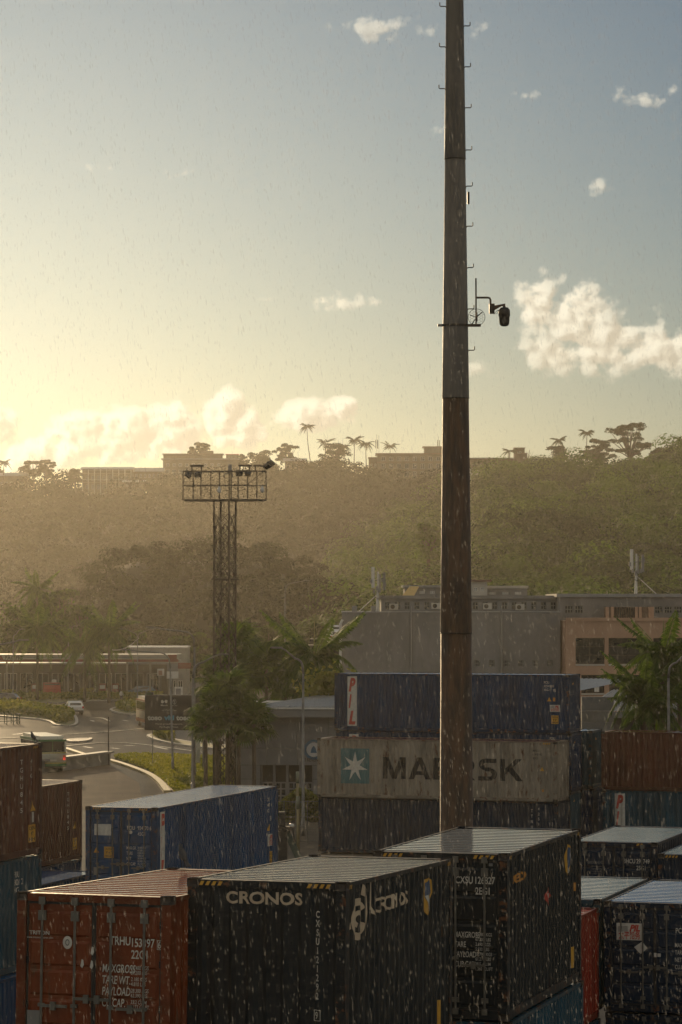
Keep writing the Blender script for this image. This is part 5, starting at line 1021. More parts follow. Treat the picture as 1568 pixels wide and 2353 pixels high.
for pts in ([(470, 560), (540, 690), (600, 720), (680, 690)], [(760, 500), (790, 640), (820, 720)], [(880, 590), (930, 640), (1000, 655), (1180, 590)], [(710, 800), (770, 890), (850, 880), (870, 790)]):
    MB().tube([((hd * T2(x)).x, (hd * T2(x)).y - .5, Tz(y)) for x, y in pts], .012, 5).build('cable', BLACKP, tw, True)
MB().box((hd * T2(812)).x, (hd * T2(860)).x, -.1, .1, Tz(372), Tz(278)).build('junction_box', PANELG, tw)

# ================================================================== street lamps
LAMPM = pbr('lamp_post_grey', (.20, .20, .195), (.13, .13, .125), 2.5, .38, .5, rvar=.1)
def street_lamp(u, d, h, reach, label, name='street_lamp', r=.095, lean=0.0, both=False, drop=.0, group='curved arm street lamps'):
    b = P(u, 1700, d); o = empty(name, (b.x, d, 0), 0, label, 'street lamp', group); o.rotation_euler.y = lean; cr = .75 * min(1, abs(reach) / 2)
    MB().tube([(0, 0, -.1), (0, 0, .9), (0, 0, .92), (0, 0, h - 1.4)], [r * 1.35, r * 1.3, r, r * .72], 10).build('post', LAMPM, o, True)
    for rc in ([reach, -reach] if both else [reach]):
        sg = 1 if rc > 0 else -1
        pts = [(0, 0, h - 1.4), (sg * .04, 0, h - 1.0)] + [(sg * cr * (1 - math.cos(a)) + sg * .04, 0, h - 1.0 + cr * math.sin(a) * .95) for a in np.linspace(.3, 1.45, 6)] + [(rc * .8, 0, h - .12 + drop), (rc, 0, h + drop)]
        MB().tube(pts, [r * .7, r * .66] + [r * .6] * 6 + [r * .45, r * .4], 8).build('arm', LAMPM, o, True)
        m = MB(); z = h + drop; m.prism([(rc - sg * .1, -.1, z - .05), (rc + sg * .5, -.11, z - .04), (rc + sg * .58, -.05, z), (rc + sg * .5, -.11, z + .06), (rc - sg * .1, -.1, z + .05)], (0, .2, 0)); m.build('lamp_head', LAMPM, o)
    return o
street_lamp(398, 215, 9.1, -3.0, 'thin leaning street lamp in front of the billboard, arm to the left', lean=R(-1.6), r=.085)
street_lamp(447, 207, 10.7, -2.9, 'street lamp with long left arm standing by the billboard edge', r=.10)
street_lamp(444, 188, 9.0, 1.7, 'thick street lamp by the billboard with its arm to the right', r=.12, drop=.12)
street_lamp(697, 157, 10.0, -1.2, 'street lamp in front of the customs hall, arm to the left', r=.09)
street_lamp(1537, 152, 9.9, 1.1, 'street lamp in front of the right hand palm', r=.09)
street_lamp(-25, 191, 10.0, 2.0, 'street lamp arm reaching in from the left edge', r=.10)
street_lamp(30, 372, 9.2, .9, 'far street lamp left of the left station palm', r=.09)
street_lamp(157, 385, 9.5, .7, 'far street lamp behind the middle station palm', r=.09)
street_lamp(316, 352, 9.4, 1.6, 'far double arm street lamp right of the right station palm', r=.08, both=True)
street_lamp(655, 330, 15.0, 2.2, 'very tall thin far lamp post above the fan palms', r=.09)
b = P(249.5, 1755, 226); tag(MB().tube([(0, 0, -.1), (0, 0, P(249, 1647, 226).z)], .045, 7).build('thin_post', DARKSTEEL, loc=(b.x, 226, 0)), 'thin dark post standing at the end of the low parapet wall', 'post')
b0, b1 = G(60, 1782), G(250, 1757); pw_ = empty('parapet_wall', b0, math.atan2(b1.y - b0.y, b1.x - b0.x), 'low concrete parapet wall with grey capping left of the thin post', 'wall'); Lw = (b1 - b0).length
MB().box(0, Lw, -.15, .15, 0, .9).build('wall', CONC, pw_); 
for k in range(8): MB().box(Lw * k / 8 + .01, Lw * (k + 1) / 8 - .01, -.45, .35, .9, 1.05).build('capping_slab', PANELG, pw_)
# overhead cables; the white beads are added to stand for wet sparkles
def cable(u0, v0, u1, v1, d, sag, lab, r=.02, bead=False):
    a, b = P(u0, v0, d), P(u1, v1, d); pts = [a.lerp(b, t) - Vector((0, 0, sag * 4 * t * (1 - t))) for t in np.linspace(0, 1, 15)]; o = empty('cable_span', a, 0, lab, 'cable', 'overhead cables')
    MB().tube([p - a for p in pts], r, 5).build('wire', STEEL, o)
    if bead:
        me = MB().lathe([(.01, -.1), (.05, -.06), (.05, .0), (.02, .03)], 6).mesh('glint_bead', WHITE)
        for k in range(22): t = (k + .5) / 22; p = a.lerp(b, t) - Vector((0, 0, sag * 4 * t * (1 - t))); inst('glint_bead', me, o, p - a - Vector((0, 0, .03)))
cable(682, 1482, 727, 1496, 215, .75, 'drooping cable with added beads for wet sparkles left of the feather palm', .022, True)
cable(620, 1486, 682, 1482, 215, .12, 'thin cable running right to the drooping beaded cable', .012, True)
cable(258, 1492, 320, 1464, 350, .5, 'wet cable strung from the far double arm lamp', .03, True)

# ================================================================== billboard
BD = 223.0; bs = BD / F
bb = empty('billboard', (P(405, 1700, BD).x, BD, 0), R(-3), 'black billboard reading toso viti toso on a pale column', 'billboard'); bx0 = bb.location.x
def bxx(u): return P(u, 1700, BD).x - bx0
def bz(v): return P(784, v, BD).z
BLK = plain('billboard_black', (.02, .018, .016), .35)
MB().box(bxx(333), bxx(474), -.1, .18, bz(1678), bz(1598)).build('panel', BLK, bb); MB().box(bxx(333), bxx(474), -.14, .2, bz(1598), bz(1596.6)).build('top_rail', STEEL, bb)
MB().box(bxx(334), bxx(353), -.08, .1, bz(1596.6), bz(1590.5)).build('name_tab', BLK, bb); MB().tube([(bxx(455), .3, 0), (bxx(455), .3, bz(1600))], .17, 12).build('column', WHITE, bb, True); MB().box(bxx(350), bxx(351.5), .05, .12, 0, bz(1678)).build('side_post', STEEL, bb)
def btext(t, u, v, h, wd, mt, bold=.0):
    me = text_mesh(t, h, wd, bold=bold); me.materials.append(mt); inst('lettering', me, bb, (bxx(u), -.104, bz(v)), (R(90), 0, 0))
GW = plain('billboard_grey_white', (.50, .50, .46)); BLU = plain('billboard_blue', (.07, .30, .44)); GRN = plain('billboard_green', (.04, .16, .03))
btext('GO', 336, 1595.6, .11, .4, GRN, .03)
k = .1722 * .5743 / 1.0
def bu(x): return (560 + x * .1913) * .5743
def bv(y): return (2750 + y * .1913) * .5743
btext('toso', bu(160), bv(683), .36, bxx(bu(466)) - bxx(bu(160)), GW, .045); btext('viti', bu(508), bv(683), .36, bxx(bu(722)) - bxx(bu(508)), BLU, .045); btext('toso', bu(762), bv(683), .36, bxx(bu(1070)) - bxx(bu(762)), GW, .045)
btext('Marsh proudly supports', bu(330), bv(782), .13, bxx(bu(893)) - bxx(bu(330)), GW, .0); btext('Fiji Rugby Union', bu(418), bv(845), .13, bxx(bu(803)) - bxx(bu(418)), GW, .0)
btext('Marsh', bu(440), bv(393), .13, bxx(bu(582)) - bxx(bu(440)), GW, .005); btext('FIJI RUGBY', bu(665), bv(390), .055, bxx(bu(788)) - bxx(bu(665)), GW, .005); btext('Official insurance and', bu(500), bv(465), .06, bxx(bu(710)) - bxx(bu(500)), GW); btext('risk management partner', bu(460), bv(492), .06, bxx(bu(770)) - bxx(bu(460)), GW)
m = MB(); c0 = (bxx(bu(512)), bz(bv(298)))
for sx_, fl in ((-1, 1), (1, 1)): m.poly([(c0[0] + sx_ * x, -.105, c0[1] + z * sx_) for x, z in ([(.02, -.02), (.15, -.14), (.24, -.06), (.24, .1), (.12, .14), (.02, .06)][::sx_])])
m.build('double_leaf_mark', GW, bb)
m = MB(); c1 = (bxx(bu(727)), bz(bv(302)))
for kk in range(20):
    a0, a1 = 2 * math.pi * kk / 20, 2 * math.pi * (kk + 1) / 20; m.poly([(c1[0] + .135 * f * math.cos(a), -.105, c1[1] + .205 * f * math.sin(a)) for a, f in ((a0, 1), (a0, .88), (a1, .88), (a1, 1))])
m.poly([(c1[0] - .02, -.105, c1[1] - .15), (c1[0] + .02, -.105, c1[1] - .15), (c1[0] + .012, -.105, c1[1] + .06), (c1[0] - .012, -.105, c1[1] + .06)])
for kk in range(5): a = R(20 + 35 * kk); m.poly([(c1[0], -.105, c1[1] + .05), (c1[0] + .1 * math.cos(a), -.105, c1[1] + .05 + .09 * math.sin(a)), (c1[0] + .1 * math.cos(a + .3), -.105, c1[1] + .03 + .09 * math.sin(a + .3))])
m.build('oval_palm_mark', GW, bb)
pn = empty('picture_sign', (P(467, 1700, 217).x, 217, 0), 0, 'small faded pink picture sign behind the fan palm', 'sign'); s_ = 217 / F; zz = lambda v: P(784, v, 217).z
MB().box(-.55, .75, 0, .1, zz(1672), zz(1631)).build('panel', PANELG, pn); MB().box(-.5, .35, -.012, -.003, zz(1670), zz(1652)).build('picture', plain('pink_print', (.40, .15, .15)), pn); MB().box(-.2, .7, -.014, -.004, zz(1647), zz(1632)).build('white_print', WHITE, pn); MB().box(-.05, .05, .02, .08, 0, zz(1672)).build('post', STEEL, pn)

# ================================================================== vehicles
TYRE = plain('tyre_rubber', (.02, .02, .02), .8); RIM = plain('wheel_rim', (.35, .35, .35), .35, .6); TAIL = plain('tail_light', (.65, .03, .02), .25); TAILON = plain('tail_light_on', (.8, .05, .03), .3, 0, .7); CHROME = plain('lamp_glass', (.6, .6, .58), .15)
def wheel(parent, x, y, r, w, side):
    o = MB().lathe([(r * .6, -w / 2), (r * .95, -w / 2), (r, -w / 4), (r, w / 4), (r * .95, w / 2), (r * .6, w / 2)], 16).build('wheel', TYRE, parent, True); o.location = (x, y, r); o.rotation_euler = (0, R(90), 0)
    MB().lathe([(r * .58, -w / 2 - .005), (r * .6, w / 2 + .005)], 12).build('rim', RIM, o)
def car(loc, yaw, paintmat, label, L=4.3, Wd=1.72, Hh=1.48):
    o = empty('car', loc, yaw, label, 'car', 'cars on the road'); hw = Wd / 2       # heads along +y
    pr_ = [(-L / 2, .35), (-L / 2, .9), (-L * .44, 1.0), (-L * .36, Hh - .1), (-L * .22, Hh), (L * .12, Hh), (L * .27, 1.0), (L * .46, .82), (L / 2, .6), (L / 2, .3)]
    bm = bmesh.new(); vs = []
    for sx_, k in ((-1, 0), (1, 1)):
        vs.append([bm.verts.new((sx_ * (hw * (.86 if z > 1.05 else 1.0)), y, z)) for y, z in pr_])
    n = len(pr_); bm.faces.new(vs[0]); bm.faces.new(vs[1][::-1])
    for i in range(n): bm.faces.new((vs[0][i], vs[1][i], vs[1][(i + 1) % n], vs[0][(i + 1) % n]))
    bmesh.ops.recalc_face_normals(bm, faces=bm.faces); bmesh.ops.bevel(bm, geom=bm.edges[:], offset=.06, segments=2, affect='EDGES'); me = bpy.data.meshes.new('body'); bm.to_mesh(me); bm.free(); me.materials.append(paintmat); inst('body', me, o)
    MB().add([(-hw * .74, -L * .432 - .012, 1.03), (hw * .74, -L * .432 - .012, 1.03), (hw * .7, -L * .372 - .012, Hh - .16), (-hw * .7, -L * .372 - .012, Hh - .16)], [(0, 1, 2, 3)]).build('rear_window', GLASS, o)
    MB().add([(-hw * .74, L * .262 + .012, 1.03), (hw * .74, L * .262 + .012, 1.03), (hw * .72, L * .15 + .012, Hh - .1), (-hw * .72, L * .15 + .012, Hh - .1)], [(3, 2, 1, 0)]).build('windscreen', GLASS, o)
    for sx_ in (-1, 1):
        x = sx_ * (hw * .9 + .025); MB().add([(x * 1.04, -L * .36, 1.03), (x * 1.04, L * .2, 1.03), (x * .965, L * .1, Hh - .14), (x * .965, -L * .27, Hh - .14)], [(0, 1, 2, 3)]).build('side_window', GLASS, o)
        MB().box(sx_ * hw - .02 if sx_ < 0 else hw - .16, sx_ * hw + .16 if sx_ < 0 else hw + .02, -L / 2 - .015, -L / 2 + .04, .72, .95).build('tail_light', TAIL, o); MB().box(sx_ * hw + (0 if sx_ < 0 else -.2), sx_ * hw + (.2 if sx_ < 0 else 0), L / 2 - .12, L / 2 + .01, .62, .76).build('headlight', CHROME, o)
        MB().box(sx_ * (hw + .08) - .08, sx_ * (hw + .08) + .08, L * .18, L * .22, .95, 1.08).build('mirror', paintmat, o)
        for y in (-L * .3, L * .31): wheel(o, sx_ * (hw - .1), y, .31, .2, sx_)
    MB().box(-.25, .25, -L / 2 - .02, -L / 2, .55, .67).build('number_plate', OFFWHITE, o); MB().box(-hw + .02, hw - .02, -L / 2 - .03, -L / 2 + .1, .36, .5).build('bumper', BLACKP, o); return o
def bus(loc, yaw, label, c1, c2, c3, L=8.8, Wd=2.4, Hh=2.95):
    o = empty('bus', loc, yaw, label, 'bus', 'buses on the road'); hw = Wd / 2
    bm = bmesh.new(); bmesh.ops.create_cube(bm, size=1); bmesh.ops.scale(bm, vec=(Wd, L, Hh - .45), verts=bm.verts); bmesh.ops.translate(bm, vec=(0, 0, .45 + (Hh - .45) / 2), verts=bm.verts); bmesh.ops.bevel(bm, geom=[e for e in bm.edges], offset=.22, segments=4, affect='EDGES'); me = bpy.data.meshes.new('body'); bm.to_mesh(me); bm.free(); me.materials.append(c1); me.polygons.foreach_set('use_smooth', [True] * len(me.polygons)); inst('body', me, o)
    MB().box(-hw + .18, hw - .18, -L / 2 + .25, L / 2 - .25, Hh + .002, Hh + .05).build('roof_panel', c1, o)
    for z0, z1, mt in ((.47, .75, c2), (.77, .84, c3), (1.60, 1.68, c3), (2.56, 2.74, c2)): MB().box(-hw - .012, hw + .012, -L / 2 + .2, L / 2 - .2, z0, z1).box(-hw + .2, hw - .2, -L / 2 - .012, L / 2 + .012, z0, z1).build('stripe', mt, o)
    MB().box(-hw + .18, hw - .18, -L / 2 - .02, -L / 2 + .02, 1.72, 2.58).build('rear_window', GLASS, o); MB().box(-.02, .02, -L / 2 - .03, -L / 2 - .021, 1.72, 2.58).build('window_bar', c2, o); MB().box(-hw + .12, hw - .12, L / 2 - .02, L / 2 + .02, 1.5, 2.58).build('windscreen', GLASS, o)
    for sx_ in (-1, 1):
        for k in range(6): y = -L / 2 + .5 + k * (L - 1) / 6; MB().box(sx_ * hw - .015, sx_ * hw + .015, y + .05, y + (L - 1) / 6 - .05, 1.72, 2.52).build('side_window', GLASS, o)
        for k, mt in ((0, TAILON if sx_ > 0 else TAIL), (1, TAIL)): MB().box(sx_ * (hw - .2) - .1, sx_ * (hw - .2) + .1, -L / 2 - .03, -L / 2, 1.05 + .2 * k, 1.24 + .2 * k).build('tail_light', mt, o)
        for y in (-L * .28, L * .32): wheel(o, sx_ * (hw - .14), y, .47, .28, sx_)
        MB().box(sx_ * (hw + .14) - .1, sx_ * (hw + .14) + .1, L / 2 - .1, L / 2, 1.7, 2.05).build('mirror', BLACKP, o)
    MB().box(-.32, .32, -L / 2 - .02, -L / 2, .95, 1.1).build('number_plate', OFFWHITE, o); MB().box(-hw + .05, hw - .05, -L / 2 - .06, -L / 2 + .1, .42, .55).build('bumper', BLACKP, o); return o
BUSW = pbr('bus_cream', (.62, .62, .54), (.55, .55, .47), 1, .28, coat=.4); BUSG = plain('bus_green', (.035, .17, .06), .3); BUSY = plain('bus_yellow', (.5, .42, .06), .3)
pb_ = P(121, 1774, 215); bdir = R(17); bs_ = bus((pb_.x - math.sin(bdir) * 3.6, 215 + math.cos(bdir) * 3.6, .012), bdir, 'cream and green bus seen from behind beyond the brown containers', BUSW, BUSG, BUSY); bs_.scale = (.87, .82, .89)
ob_ = P(352, 1668, 296); bus((ob_.x, 297, .012), R(192), 'orange and cream bus half hidden behind the billboard', pbr('bus_orange_cream', (.55, .50, .40), (.5, .45, .36), 1, .3), plain('bus_orange', (.42, .13, .03), .3), plain('bus_maroon', (.2, .03, .03), .3))
cw = G(167, 1643); car((cw.x, cw.y + 2.2, .012), R(10), pbr('car_white', (.70, .70, .68), (.64, .64, .62), 1, .25, coat=.5), 'white hatchback driving away by the hedge island')
cd_ = G(6, 1620); car((cd_.x, cd_.y, .012), R(82), pbr('car_dark', (.05, .06, .075), (.04, .045, .06), 1, .22, coat=.5), 'dark car cut by the left edge near the forecourt hedge')
cp = P(323, 1597, 392); car((cp.x, 392, .012), R(95), pbr('car_pale_blue', (.22, .32, .42), (.2, .28, .38), 1, .25, coat=.5), 'pale blue car parked under the station canopy')
for k, (u, v) in enumerate(((1354, 1480), (1352, 1470))): pass
for k, (u, v, lab) in enumerate(((775, 1482, 'white car parked on the slope left of the grey warehouse'), (776, 1468, 'silver car parked behind the white one on the slope'))):
    q = P(u, v, 300 + 18 * k); car((q.x, 300 + 18 * k, q.z), R(5), MATS['car_white'], lab)
    tag(MB().box(q.x - 3, q.x + 5, 297.5 + 18 * k, 304 + 18 * k, -.1, q.z - .004).build('car_park_terrace', FOREST_FLOOR), kind='structure')
tk = P(120, 1590, 384); to = empty('red_truck', (tk.x, 384, .0), R(8), 'red truck cab standing under the petrol station canopy', 'truck')
MB().box(-1.1, 1.1, 0, 4.5, .6, 1.2).build('chassis', BLACKP, to); MB().box(-1.15, 1.15, -.2, 1.8, .5, 1.35).build('cab_lower', REDP, to); MB().prism([(-1.1, -.1, 1.352), (-1.1, .1, 2.1), (-1.1, 1.7, 2.1), (-1.1, 1.75, 1.352)], (2.2, 0, 0)).build('cab_upper', REDP, to); MB().add([(-1.0, -.075, 1.42), (1.0, -.075, 1.42), (1.0, .07, 2.0), (-1.0, .07, 2.0)], [(0, 1, 2, 3)]).build('windscreen', GLASS, to); MB().lathe([(.3, 0), (.35, .05), (.3, .35), (.1, .42)], 12, (.3, .8, 2.11)).build('roof_beacon', WHITE, to, True)
for sx_ in (-1, 1):
    for y in (.5, 3.4): wheel(to, sx_ * .95, y, .45, .28, sx_)
# person walking along the forecourt
pp = G(278.5, 1616); pe = bpy.data.objects.new('person', bpy.data.meshes.new('person')); link(pe); pe.location = (pp.x, pp.y, .012); pe.rotation_euler.z = R(-60)
tag(pe, 'person in a pale top and dark trousers walking by the forecourt hedge', 'person')
jv = [(0, 0, .92), (0, 0, 1.15), (0, 0, 1.42), (0, .0, 1.52), (0, .02, 1.64), (0, .02, 1.74), (.19, 0, 1.40), (.25, .10, 1.12), (.24, .28, .94), (-.19, 0, 1.40), (-.25, -.08, 1.12), (-.24, -.02, .88), (.10, 0, .88), (.11, .18, .48), (.11, .14, .08), (.11, .30, .04), (-.10, 0, .88), (-.11, -.10, .48), (-.11, -.34, .10), (-.11, -.22, .03)]
je = [(0, 1), (1, 2), (2, 3), (3, 4), (4, 5), (2, 6), (6, 7), (7, 8), (2, 9), (9, 10), (10, 11), (0, 12), (12, 13), (13, 14), (14, 15), (0, 16), (16, 17), (17, 18), (18, 19)]
jr = [.14, .13, .15, .06, .10, .085, .065, .05, .04, .065, .05, .04, .10, .07, .05, .045, .10, .07, .05, .045]
pe.data.from_pydata(jv, je, []); md = pe.modifiers.new('skin', 'SKIN'); pe.data.skin_vertices
lay = pe.data.skin_vertices[0].data if len(pe.data.skin_vertices) else None
if lay is None:
    bm = bmesh.new(); bm.from_mesh(pe.data); bm.verts.layers.skin.verify(); bm.to_mesh(pe.data); bm.free(); lay = pe.data.skin_vertices[0].data
for i, r_i in enumerate(jr): lay[i].radius = (r_i, r_i)
lay[0].use_root = True; pe.modifiers.new('sub', 'SUBSURF').levels = 1
pm = bpy.data.materials.new('clothes_and_skin'); pm.use_nodes = True; t_ = pm.node_tree; tcn = N(t_, 'ShaderNodeTexCoord'); sp_ = N(t_, 'ShaderNodeSeparateXYZ'); LK(t_, tcn.outputs['Object'], sp_.inputs[0]); cr_ = N(t_, 'ShaderNodeValToRGB'); cr_.color_ramp.interpolation = 'CONSTANT'
LK(t_, MATH(t_, 'MULTIPLY', sp_.outputs[2], .5), cr_.inputs[0]); e_ = cr_.color_ramp.elements; e_[0].color = (.03, .03, .04, 1); e_[1].position = .47; e_[1].color = (.6, .58, .55, 1); x_ = e_.new(.74); x_.color = (.16, .09, .06, 1); x_ = e_.new(.84); x_.color = (.02, .015, .012, 1); LK(t_, cr_.outputs[0], t_.nodes['Principled BSDF'].inputs['Base Color']); pe.data.materials.append(pm)
# railing, cones
gr = empty('round_railing', G(-12, 1664), 0, 'dark green curved railing at the left edge by the hedge island', 'railing'); GRNP = plain('rail_green', (.03, .06, .035), .4); pc = [(2.6 * math.cos(a) , 2.4 * math.sin(a)) for a in np.linspace(-1.6, 1.6, 11)]
for (x, y) in pc: MB().box(x - .04, x + .04, y - .04, y + .04, 0, 1.1).build('post', GRNP, gr)
for z in (.35, .7, 1.08): MB().tube([(x, y, z) for x, y in pc], .035, 6).build('rail', GRNP, gr)
for k, (u, v) in enumerate(((111, 1602), (214, 1602))):
    q = G(u, v); o = empty('traffic_cone', q, 0, ['traffic cone below the left station palm', 'traffic cone below the middle station palm'][k], 'traffic cone', 'traffic cones'); MB().lathe([(.16, .03), (.13, .3), (.10, .5), (.04, .75)], 10).build('cone', plain('cone_orange', (.6, .15, .03)), o); MB().box(-.2, .2, -.2, .2, 0, .03).build('base', BLACKP, o); MB().lathe([(.135, .36), (.115, .52)], 10).build('reflective_band', WHITE, o)
# ================================================================== yard edge: fence, posts, boom
fx0, fx1 = P(600, 1950, 152).x, P(760, 1950, 152).x; fe = empty('mesh_fence', (fx0, 152, 0), 0, 'wire mesh fence between the blue lettered container and the star panel stack', 'fence'); n = 6
for k in range(n + 1): x = (fx1 - fx0) * k / n; MB().tube([(x, 0, 0), (x, 0, 2.2)], .035, 6).build('post', STEEL, fe)
for z in (.1, .75, 1.35, 2.15): MB().tube([(0, 0, z), (fx1 - fx0, 0, z)], .022, 5).build('rail', STEEL, fe)
m = MB()
for k in range(int((fx1 - fx0) / .12)): m.bar((k * .12, .01, .1), (k * .12, .01, 2.15), .007)
for k in range(12): m.bar((0, .012, .15 + k * .17), (fx1 - fx0, .012, .15 + k * .17), .007)
m.build('wire_mesh', STEEL, fe)
YP = pbr('yellowed_post', (.30, .25, .12), (.20, .17, .10), 4, .6)
for k, (u, vt, d, r_, lab) in enumerate(((684, 1773, 162, .075, 'taller rear yellowed post behind the mesh fence'), (685.5, 1830, 147, .085, 'shorter front yellowed post by the mesh fence'))):
    q = P(u, vt, d); o = empty('yard_post', (q.x, d, 0), 0, lab, 'post', 'yellowed yard posts'); MB().tube([(0, 0, 0), (0, 0, q.z - .6)], r_, 10).build('post', YP, o, True); MB().tube([(0, 0, q.z - .62), (0, 0, q.z)], r_ * 1.3, 10).build('cap', plain('post_cap_green', (.20, .22, .16)), o, True); MB().box(-.35, .35, -.04, .04, q.z * .45, q.z * .45 + .05).build('bracket', STEEL, o)
bo = empty('loader_boom', (P(673, 1972, 138).x, 138, 0), 0, 'leaning green boom of a yard loader beside the blue lettered container', 'loader'); q = P(656, 1905, 138); q2 = P(673, 1972, 138); ox_ = bo.location.x
MB().bar((q.x - ox_, 0, q.z), (q2.x - ox_ + .35, 0, .3), .22, .3).build('boom', plain('loader_green', (.05, .085, .07), .4), bo); MB().box(q.x - ox_ - .35, q.x - ox_ + .35, -.3, .3, q.z - .05, q.z + .12).build('crosshead', DARKSTEEL, bo)
for sx_ in (-1, 1): MB().lathe([(.02, 0), (.13, .02), (.12, .12), (.03, .16)], 10, (q.x - ox_ + sx_ * .4 - .1, -.2, q.z + .12)).build('work_lamp', CHROME, bo, True)
MB().box(-.75, -.25, -.3, .3, .0, 1.7).box(-.65, -.35, -.2, .2, 1.7, 2.6).build('hydraulic_block', BLACKP, bo); MB().tube([(-.3, -.2, 1.6), (0.0, -.3, 1.9), (.1, -.3, 1.2)], .05, 6).build('hose', BLACKP, bo)
xh0, xh1 = P(630, 1850, 168).x, P(770, 1850, 168).x
n_ = 5000; c_ = np.stack([xh0 + RNG.random(n_) * (xh1 - xh0), 167 + RNG.random(n_) * 1.6, RNG.random(n_) ** .7 * 1.7], 1); c_[:, 2] *= .8 + .25 * np.sin(c_[:, 0] * 2.1)
o = leaf_object('hedge', c_, .16 * (.5 + RNG.random(n_)), RNG.random(n_), LEAF_H); tag(o, 'unkempt hedge along the wall below the customs hall windows', 'hedge')

# ================================================================== palms in the middle distance
def frond_mesh(i, L, droop, wid, rise, nl=16):
    random.seed(50 + i); q = frond_quads(L, droop, wid, nl, .5, rise=rise, wind=random.uniform(-.1, .1), lwk=1.35); n = len(q) // 4; me = bpy.data.meshes.new('frond')
    me.from_pydata([tuple(p) for p in q], [], [(4 * k, 4 * k + 1, 4 * k + 2, 4 * k + 3) for k in range(n)]); at = me.attributes.new('tint', 'FLOAT', 'POINT'); at.data.foreach_set('value', np.repeat(RNG.random(n), 4).astype(np.float32)); me.materials.append(LEAF_P); me.update(); return me
FR = [frond_mesh(0, 3.0, .15, .62, .95), frond_mesh(1, 3.2, .55, .68, .75), frond_mesh(2, 3.2, .85, .7, .5), frond_mesh(3, 3.0, 1.05, .72, .2), frond_mesh(4, 2.8, 1.15, .7, -.1)]
def feather_palm(u, v, d, label, scale=1.0, n=18, group='feather leaved palms', seed=0, trunk=.17, spear=True):
    random.seed(300 + seed); c = P(u, v, d); o = empty('feather_palm', (c.x, d, 0), 0, label, 'palm tree', group); h = c.z
    MB().tube([(0, 0, -.1), (.05, 0, h * .5), (0, 0, h - .7)], [trunk * 1.3, trunk, trunk * .85], 9).build('trunk', TRUNK, o, True); MB().tube([(0, 0, h - .75), (0, 0, h - .3), (0, 0, h + .15)], [trunk * .95, trunk * .8, trunk * .3], 8).build('crown_shaft', plain('crownshaft_green', (.10, .13, .04), .4), o, True)
    if spear: MB().tube([(0, 0, h), (.03, 0, h + 1.3 * scale), (.02, 0, h + 2.4 * scale)], [.05, .05, .01], 5).build('spear_leaf', plain('spear_yellow', (.22, .22, .05), .4), o)
    for k in range(n):
        t = (k + .5) / n; me = FR[min(int(t * 5), 4)]; inst('frond', me, o, (0, 0, h), (random.uniform(-.2, .2), 0, k * 2.39996 + random.uniform(-.25, .25)), (scale * 1.22 * random.uniform(.85, 1.12),) * 3)
    return o
def fan_mesh(i, r):
    random.seed(80 + i); m = []; n = 26
    for k in range(n):
        a = R(-150 + 300 * k / (n - 1)); L = r * (1 - .18 * abs(a) / 2.6) * random.uniform(.9, 1.05); w = .05 * r; p0 = np.array([.25 * r * math.cos(a), .25 * r * math.sin(a), .04]); d = np.array([math.cos(a), math.sin(a), 0]); s = np.array([-d[1], d[0], 0])
        e = d * L + np.array([0, 0, -.32 * L * random.uniform(.6, 1.2)]); mid = d * L * .6 + np.array([0, 0, .05]); b0 = np.zeros(3)
        m += [b0, mid - s * w * 1.3, e, mid + s * w * 1.3]
    m = np.array(m) + np.array([r * .95, 0, 0]); st = np.array([[0, .02, 0], [0, -.02, 0], [r * .95, -.015, .0], [r * .95, .015, .0]]); m = np.concatenate([m, st]); nq = len(m) // 4
    me = bpy.data.meshes.new('fan_leaf'); me.from_pydata([tuple(p) for p in m], [], [(4 * k, 4 * k + 1, 4 * k + 2, 4 * k + 3) for k in range(nq)]); at = me.attributes.new('tint', 'FLOAT', 'POINT'); at.data.foreach_set('value', np.repeat(RNG.random(nq), 4).astype(np.float32)); me.materials.append(LEAF_P); me.update(); return me
FAN = [fan_mesh(0, 1.05), fan_mesh(1, 1.15), fan_mesh(2, 1.0)]
def fan_palm(u, v, d, label, scale=1.0, n=20, seed=0):
    random.seed(400 + seed); c = P(u, v, d); o = empty('fan_palm', (c.x, d, 0), 0, label, 'palm tree', 'fan palms around the lattice tower'); h = c.z
    MB().tube([(0, 0, -.1), (.04, 0, h * .5), (0, 0, h)], [.15, .12, .12], 8).build('trunk', TRUNK, o, True)
    for k in range(n):
        t = (k + .5) / n; tilt = R(-75 + 130 * t); inst('fan_leaf', random.choice(FAN), o, (0, 0, h), (random.uniform(-.3, .3), tilt, k * 2.39996), (scale * random.uniform(.85, 1.1),) * 3)
    return o
feather_palm(722, 1508, 200, 'large feather palm in front of the grey warehouse corner', 1.0, 28, seed=1)
feather_palm(1524, 1505, 160, 'tall feather palm at the right in front of the salmon offices', .80, 28, seed=2)
feather_palm(1478, 1578, 158, 'lower bushy palm left of the right hand lamp post', .66, 28, seed=3, spear=False)
feather_palm(1562, 1560, 162, 'bushy palm right of the right hand lamp post', .8, 28, seed=4, spear=False)
feather_palm(1500, 1630, 157, 'lowest palm clump behind the brown container', .68, 28, seed=5, spear=False)
feather_palm(86, 1445, 376, 'left of three palms before the petrol station', 1.2, 26, 'station palms', seed=6)
feather_palm(195, 1485, 372, 'middle and lowest of three palms before the petrol station', 1.2, 26, 'station palms', seed=7)
feather_palm(251, 1447, 368, 'right of three palms before the petrol station', 1.2, 26, 'station palms', seed=8)
feather_palm(86, 1352, 470, 'hazy palm standing above the trees at the left', 1.15, 16, 'station palms', seed=9)
